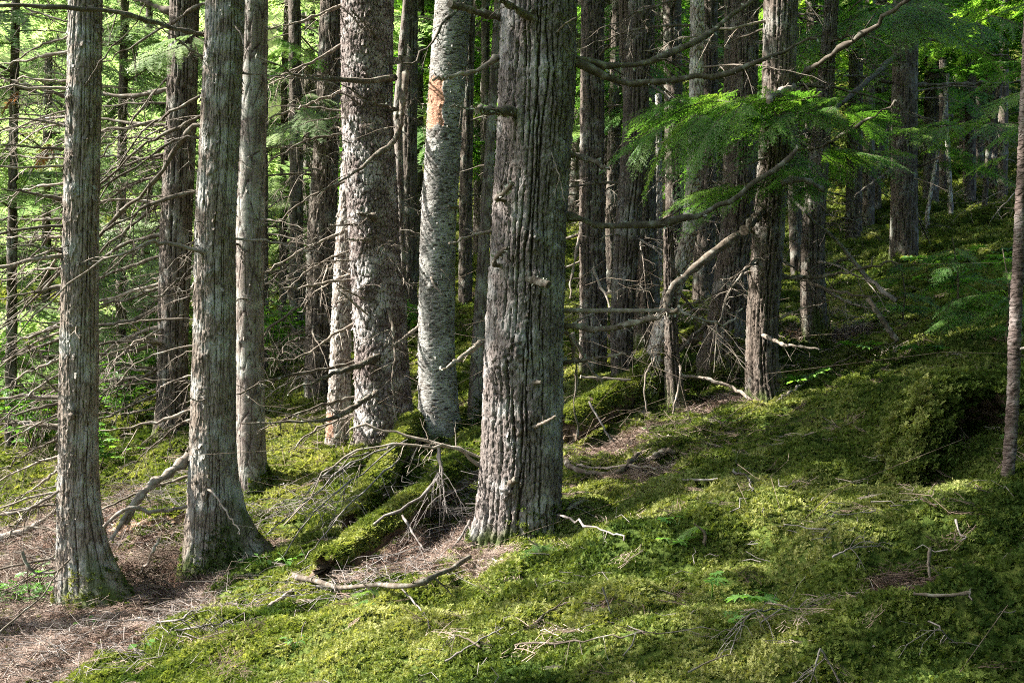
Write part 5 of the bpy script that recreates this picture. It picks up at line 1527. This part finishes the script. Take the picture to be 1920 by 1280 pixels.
# ------------------------------------------------------------------ fallen sticks and branches, one by one
SK = [0]
def yg(px, py, d=0.04):
    return G(px, py)[1] - d
def stick(name, label, pts, r0, r1, mat='dead_pale', tw=2, lift=0.02, lmax=0.2, cat='branch', sub=1, droop=0.2, lich=0, wob=0.006):
    SK[0] += 1
    r_ = np.random.default_rng(2000 + SK[0])
    W = np.array([P3(*p) if len(p) == 3 else G(*p) + [0, 0, lift] for p in pts])
    n = 16
    S = spline(W, n)
    ln = np.linalg.norm(np.diff(W, axis=0), axis=1).sum()
    S += r_.normal(size=(n, 3)) * wob * min(1, ln)
    if r0 < 5: r0, r1 = r0 * 0.8, r1 * 0.8
    rad = np.linspace(r0, r1, n) / FPX * W[:, 1].mean() * (1 + 0.16 * r_.normal(size=n))
    mb = MB(); mb.tube(S, np.maximum(rad, 0.0012), 7)
    if lich: fuzz(mb, S, rad, r_, lich, 0.012, 1)
    t = thing(name, W[0], label, cat)
    part('limb', mb.mesh('limb', [mat, 'lichen']), t)
    if tw:
        m2 = MB(); grow_twigs(m2, S, rad, r_, tw, 0.04, lmax, droop, sub)
        part('twig', m2.mesh('twig', [mat]), t)
    return t
D_ = 'dead_dark'
stick('fallen_branch', 'curved dark fallen branch bowing below the rotting half-mossy log', [(525, 1063, yg(525, 1063, 0.15)), (600, 1093, yg(600, 1093, 0.4)), (700, 1098, yg(700, 1098, 0.45)), (800, 1085, yg(800, 1085, 0.35)), (885, 1042, yg(885, 1042, 0.12))], 6, 4, D_, 2, lich=10)
stick('fallen_branch', 'pale stick end poking out below the curved dark branch', [(505, 1145), (545, 1115), (582, 1092)], 4.5, 4, tw=1)
stick('fallen_branch', 'stout pale broken branch leaning up to the white-edged trunk', [(357, 852, 7.4), (320, 885, 7.35), (275, 915, 7.3), (250, 950, 7.25), (232, 978, 7.2)], 9, 8, tw=3)
stick('fallen_branch', 'pale forked prong continuing down from the stout broken branch', [(240, 958, 7.2), (225, 985, 7.15), (208, 1012, 7.1)], 5, 4, tw=1)
stick('fallen_branch', 'thin dark branch running behind the stout pale broken branch', [(355, 892, 7.7), (280, 915, 7.7), (190, 955, 7.6)], 4, 2.5, D_, 3)
stick('fallen_branch', 'pale curved stick lying over the rotten log', [(195, 985, 7.0), (240, 952, 7.0), (290, 960, 7.1), (350, 948, 7.2)], 4.5, 4, tw=2)
stick('fallen_branch', 'straight pale stick upright in the litter below the rotten log', [(297, 1008, 6.7), (282, 1045, 6.6), (264, 1082)], 3.6, 3, tw=1)
stick('fallen_branch', 'grey stick lying across the shadow of the outer trunk', [(190, 1142), (215, 1115), (243, 1095)], 4, 3, D_, 2)
stick('fallen_branch', 'thick pale branch at the picture\'s edge beside the outer trunk', [(-20, 1025), (40, 1012), (75, 992), (105, 970)], 7, 5, tw=3, lift=0.06)
stick('fallen_branch', 'arched pale branch above the thick pale one at the picture\'s edge', [(-20, 968, 6.6), (50, 955, 6.6), (110, 920, 6.6)], 4.5, 3, tw=3)
stick('fallen_branch', 'dark kinked branch hanging in front of the outer trunk\'s lower stem', [(42, 1035, 5.9), (55, 1065, 5.9), (75, 1075, 5.9), (110, 1068, 5.9), (133, 1045, 5.95)], 4, 2, D_, 3)
stick('fallen_branch', 'long dark branch sloping across the litter at the picture\'s edge', [(-20, 1140), (30, 1110), (70, 1090)], 4, 3, D_, 5, lmax=0.3)
stick('fallen_branch', 'long thin branch trailing below the outer trunk\'s foot', [(0, 1185, 5.5), (40, 1150, 5.6), (80, 1115, 5.7), (110, 1070, 5.8)], 3, 1.5, D_, 4, lmax=0.3)
stick('fallen_branch', 'pale curved twig on the litter below the outer trunk', [(150, 1165), (190, 1152), (235, 1175), (250, 1230)], 2.6, 1.6, tw=2)
stick('fallen_branch', 'brown branch on the mossy bank pointing at the white-edged trunk', [(270, 1152), (330, 1145), (362, 1115), (395, 1075)], 3.4, 2.4, D_, 3)
stick('fallen_branch', 'yellowish broken stick standing in the moss of the open slope', [(1744, 1026, yg(1746, 1088)), (1741, 1060, yg(1746, 1088)), (1746, 1092, yg(1746, 1088))], 4.5, 3.0, tw=1)
stick('fallen_branch', 'short straight dark stick below the yellowish broken stick', [(1712, 1138), (1770, 1141), (1821, 1144)], 4, 4.5, D_, 0, lift=0.03)
stick('fallen_branch', 'bent whitish twig above the yellowish broken stick', [(1792, 996), (1800, 1020), (1812, 1030), (1802, 1042)], 2.6, 1.6, 'twig_grey', 1, lift=0.03)
stick('fallen_branch', 'short pale stick lying flat on bright moss beyond the thickest trunk', [(1268, 911), (1305, 910), (1346, 912)], 3.4, 2.6, 'twig_grey', 0, lift=0.03)
stick('fallen_branch', 'bent grey twig right of the short flat pale stick', [(1374, 893), (1402, 905), (1413, 932)], 2.6, 1.6, 'twig_grey', 2, lift=0.03)
stick('fallen_branch', 'pale broken stick propped against the foot of the thickest trunk', [(1062, 968), (1085, 952), (1112, 936, 6.3)], 4.5, 3.5, tw=1, lift=0.03)
stick('fallen_branch', 'dark crooked branch lying just beyond the thickest trunk', [(1058, 880), (1090, 893), (1125, 902), (1160, 898), (1182, 880), (1202, 860)], 6, 5, D_, 3, lift=0.04)
stick('fallen_branch', 'pale branch crossing the dark crooked one', [(1080, 886), (1130, 893), (1180, 888), (1228, 896)], 3.6, 2.4, tw=2, lift=0.05)
stick('fallen_branch', 'broken dark chunk of branch in the twig heap', [(1225, 870), (1248, 858), (1265, 860)], 6, 5, D_, 1, lift=0.04)
stick('fallen_branch', 'thin straight twig sloping over the mossy hump below the thickest trunk', [(1045, 978), (1110, 1005), (1176, 1030)], 2.6, 1.8, 'twig_grey', 2, lift=0.04)
stick('fallen_branch', 'arched dark twig in the lower middle moss', [(1004, 1182), (1030, 1160), (1060, 1148), (1112, 1147)], 3, 2, D_, 3, lift=0.03)
stick('fallen_branch', 'small pale upright twig beside the arched dark twig', [(1130, 1100, yg(1146, 1150)), (1138, 1125, yg(1146, 1150)), (1146, 1152, yg(1146, 1150))], 2.6, 2, 'twig_grey', 2)
stick('fallen_branch', 'very long thin twig stretched across the bottom moss', [(965, 1225), (1060, 1220), (1170, 1208), (1350, 1195)], 2.6, 1.2, D_, 8, lift=0.03)
stick('fallen_branch', 'pale stick near the big-lobed seedling', [(1457, 760), (1485, 742), (1515, 722)], 3, 2, tw=1, lift=0.03)
stick('fallen_branch', 'thin dark stick running up the slope past the big-lobed seedling', [(1548, 700), (1610, 675), (1680, 650)], 3, 1.5, D_, 4, lift=0.04)
stick('fallen_branch', 'arching pale branch ending at the foot of the sturdy brown trunk', [(1276, 704, 8.6), (1330, 711, 8.5), (1381, 731, 8.4), (1421, 760, 8.2)], 4.5, 3.5, tw=2)
stick('dangling_root', 'pale root dangling down the crooked trunk\'s foot', [(1228, 670, 8.2), (1212, 700, 8.15), (1209, 735, 8.1), (1213, 770, 8.1)], 2.4, 1.8, tw=0, cat='root')
stick('dangling_root', 'pale root leaning from the dark dead post', [(1275, 685, 8.3), (1274, 715, 8.25), (1262, 775, 8.2)], 2.6, 2, tw=0, cat='root')
stick('dead_pole', 'pale lichen-grey dead pole slanting over the moss slope', [(1462, 356, 8.6), (1545, 430, 8.4), (1599, 487, 8.3), (1633, 527, 8.2), (1680, 566, 8.1)], 4, 5.5, 'twig_grey', 3, cat='pole', lich=20)
stick('dead_pole', 'short brown dead pole below the slanting lichen-grey one', [(1628, 560, 8.5), (1655, 600, 8.4), (1682, 640, 8.3)], 5, 5, D_, 2, cat='pole', lich=10)
stick('dead_pole', 'pale dead stick leaning on the lone blue-grey trunk', [(1670, 428, 16), (1688, 456, 16), (1704, 486, 16)], 4, 3.5, tw=0, cat='pole')
stick('broken_limb', 'chunky pale broken limb end beneath the green hanging bough', [(1465, 342, 7.6), (1500, 336, 7.6), (1520, 342, 7.6), (1545, 358, 7.7)], 6, 4, 'twig_grey', 2, lich=20)
stick('fallen_branch', 'level pale stick across the mossy log behind the thickest trunk', [(1088, 707, 7.9), (1130, 709, 7.9), (1182, 712, 7.9)], 3.4, 3, tw=0)
stick('fallen_branch', 'slim pale branch drooping from behind the thickest trunk to the ground', [(1072, 625, 7.0), (1095, 670, 7.1), (1115, 700, 7.2), (1130, 712, 7.2)], 4, 2.5, tw=2)
stick('fallen_branch', 'thin grey twig curving down the face of the fat mossy log', [(1105, 752, 7.4), (1125, 790, 7.35), (1140, 815, 7.3), (1152, 828, 7.3)], 2.6, 1.6, 'twig_grey', 2)
stick('fallen_branch', 'forked grey dead branch draped over the rotting half-mossy log', [(820, 828, 6.6), (824, 870, 6.5), (812, 905, 6.4), (770, 945, 6.3), (700, 985, 6.2), (665, 1010, 6.2)], 4.5, 2.5, 'twig_grey', 8, lmax=0.3, sub=3)
stick('fallen_branch', 'branchy grey prong hanging below the fork beside the thickest trunk', [(822, 832, 6.5), (828, 880, 6.4), (832, 920, 6.35), (838, 960, 6.3)], 3.4, 1.6, 'twig_grey', 14, lmax=0.35, sub=3, droop=0.8)
stick('fallen_branch', 'pale stick slanting on the ground among the grey twig heap', [(755, 965, 6.3), (775, 1000, 6.2), (795, 1030, 6.1)], 3, 1.8, 'twig_grey', 4, lmax=0.2)
stick('fallen_branch', 'upright grey stick against the foot of the thickest trunk', [(882, 975, 6.0), (865, 1005, 5.95), (848, 1028, 5.9)], 4, 2.5, 'twig_grey', 4, lmax=0.15)
for i, (lb, pts) in enumerate([
    ('long thin grey twig drooping from the flaky trunk across the moss, uppermost of four', [(765, 822, 8.0), (660, 900, 7.4), (590, 960, 7.0), (520, 1060, 6.4)]),
    ('long thin grey twig drooping from the flaky trunk across the moss, second of four', [(745, 830, 8.2), (640, 880, 7.8), (590, 930, 7.4), (500, 1000, 6.9)]),
    ('long thin grey twig drooping from the flaky trunk across the moss, third of four', [(690, 850, 8.4), (640, 865, 8.0), (590, 905, 7.6), (565, 935, 7.4)]),
    ('long thin grey twig drooping from the flaky trunk across the moss, lowest of four', [(750, 860, 7.6), (680, 920, 7.2), (610, 1000, 6.6), (560, 1060, 6.2)])]):
    stick('dead_twig', lb, pts, 2.4, 1.2, 'twig_grey', 9, cat='twig', lmax=0.4, droop=0.5)
for i, (lb, pts) in enumerate([
    ('drooping fan of fine grey twigs in the foreground moss, arching from a dark stem', [(1465, 1160), (1420, 1146, yg(1400, 1185)), (1390, 1170, yg(1390, 1200)), (1370, 1225, yg(1375, 1230))]),
    ('dark stem end of the arching twig fan', [(1440, 1145), (1500, 1158), (1545, 1145)]),
    ('upright pale forked twig at the bottom edge', [(1538, 1215, yg(1520, 1278)), (1528, 1250, yg(1520, 1278)), (1515, 1290, yg(1520, 1278))]),
    ('second prong leaning from the pale forked twig at the bottom edge', [(1538, 1215, yg(1520, 1278)), (1560, 1250, yg(1520, 1278)), (1582, 1290, yg(1520, 1278))]),
    ('tangled grey twig beside the bare red patch in the moss', [(1640, 1245), (1690, 1210, 4.35), (1740, 1195), (1790, 1230)]),
    ('thin brown twig in the bottom moss leading to the arching twig fan', [(1290, 1280), (1330, 1262), (1365, 1248)]),
    ('grey twig cluster on the sunlit mossy bank', [(250, 1170), (330, 1165, 5.2), (370, 1150), (400, 1190)]),
    ('small grey twig cluster in the middle of the sunlit bank', [(330, 1195), (370, 1175, 5.2), (420, 1180)]),
    ('fine twig cluster under the mossy mound of the open slope', [(1560, 1060), (1600, 1045), (1650, 1040)]),
    ('fine twig spray on the darker moss beyond the shadow band', [(1520, 1010), (1580, 1030, 5.0), (1630, 1050)]),
    ('dark twig half sunk in the moss at the lower middle', [(900, 1230), (860, 1210), (840, 1225)]),
    ('pair of crossed twigs in the sunlit bank beneath the curved branch', [(745, 1110), (780, 1150), (808, 1190)]),
    ('long thin twig in the moss toward the bottom edge', [(835, 1260), (890, 1225), (945, 1195)])]):
    stick('dead_twig', lb, pts, 2.6, 1.2, 'twig_grey' if i not in (1, 5, 10) else D_, 12 if i in (0, 4, 6, 7, 8, 9) else 4, cat='twig', lmax=0.28, droop=0.7, lift=0.03, sub=2)

# heaps of fine twigs
def brush(label, px, py, n, rx, ry, h, seed, mat='twig_grey', lmin=0.08, lmax=0.4):
    g = G(px, py); r_ = np.random.default_rng(seed); mb = MB()
    for k in range(n):
        x = g[0] + r_.normal() * rx; y = g[1] + r_.normal() * ry
        z = float(H(np.array([x]), np.array([y]))[0]) + 0.02 + h * r_.random() ** 2
        a = r_.uniform(0, 2 * np.pi); L = r_.uniform(lmin, lmax)
        d = np.array([math.cos(a), math.sin(a), r_.uniform(-0.2, 0.45)]) * L
        S = np.array([x, y, z]) + d * np.linspace(-0.5, 0.5, 4)[:, None] + r_.normal(size=(4, 3)) * L * 0.07
        rr = r_.uniform(0.0012, 0.0035)
        mb.tube(S, np.linspace(rr, rr * 0.5, 4), 3, 0, False)
    o = link('brush_heap', mb.mesh('brush_heap', [mat]), None)
    return tag(o, label, 'brush', kind='stuff')
brush('heap of fine grey dead twigs in the hollow beside the thickest trunk', 820, 985, 330, 0.28, 0.35, 0.22, 1)
brush('grey twigs strewn below the broken tip of the rotting log', 720, 1090, 120, 0.22, 0.15, 0.10, 2)
brush('heap of brown twigs beyond the thickest trunk below the fat mossy log', 1190, 845, 330, 0.5, 0.45, 0.10, 3, 'twig_brown')
brush('dry branches heaped under the dark short-looking trunk', 1560, 665, 160, 0.35, 0.3, 0.30, 4)
brush('twigs strewn around the feet of the leaning trunks', 1330, 745, 200, 0.6, 0.35, 0.08, 5, 'twig_brown')
brush('pale twigs strewn over the needle litter at the picture\'s edge', 40, 1080, 520, 0.5, 0.7, 0.10, 6, 'dead_pale', 0.1, 0.6)
brush('twigs strewn over the needle litter in front of the outer trunk', 190, 1200, 620, 0.6, 0.45, 0.04, 7, 'twig_grey')
brush('dark brush heaped between the outer and white-edged trunks', 290, 1080, 420, 0.35, 0.3, 0.08, 8, 'twig_brown')
brush('grey brush at the swept foot of the white-edged trunk', 510, 975, 200, 0.35, 0.35, 0.08, 9)
brush('tangle of dead twigs on the ground among the outer trunks\' dead branches', 120, 900, 300, 0.9, 1.3, 0.35, 10, 'twig_brown', 0.2, 0.9)
brush('tangled dead branches in the shaded hollow behind the flaky trunk', 560, 800, 160, 0.7, 0.8, 0.20, 11, 'twig_brown', 0.15, 0.7)
brush('tangled dead twigs on the moss between the outer and white-edged trunks', 285, 960, 420, 0.5, 0.6, 0.16, 22, 'twig_grey', 0.1, 0.6)
brush('dark twigs and bark bits strewn over the reddish needle litter', 60, 1190, 520, 0.8, 0.7, 0.03, 21, 'twig_brown', 0.05, 0.35)
brush('fine twigs thinly scattered on the open moss slope', 1500, 1080, 170, 0.9, 0.8, 0.02, 12, 'twig_grey', 0.04, 0.2)
brush('grey brushwood on the far slope behind the white-stemmed saplings', 1800, 395, 220, 2.6, 2.0, 0.6, 13, 'dead_pale', 0.4, 1.6)
brush('tangled dead limbs behind the hanging green bough', 1150, 690, 200, 1.5, 2.5, 1.3, 14, 'twig_brown', 0.4, 1.6)
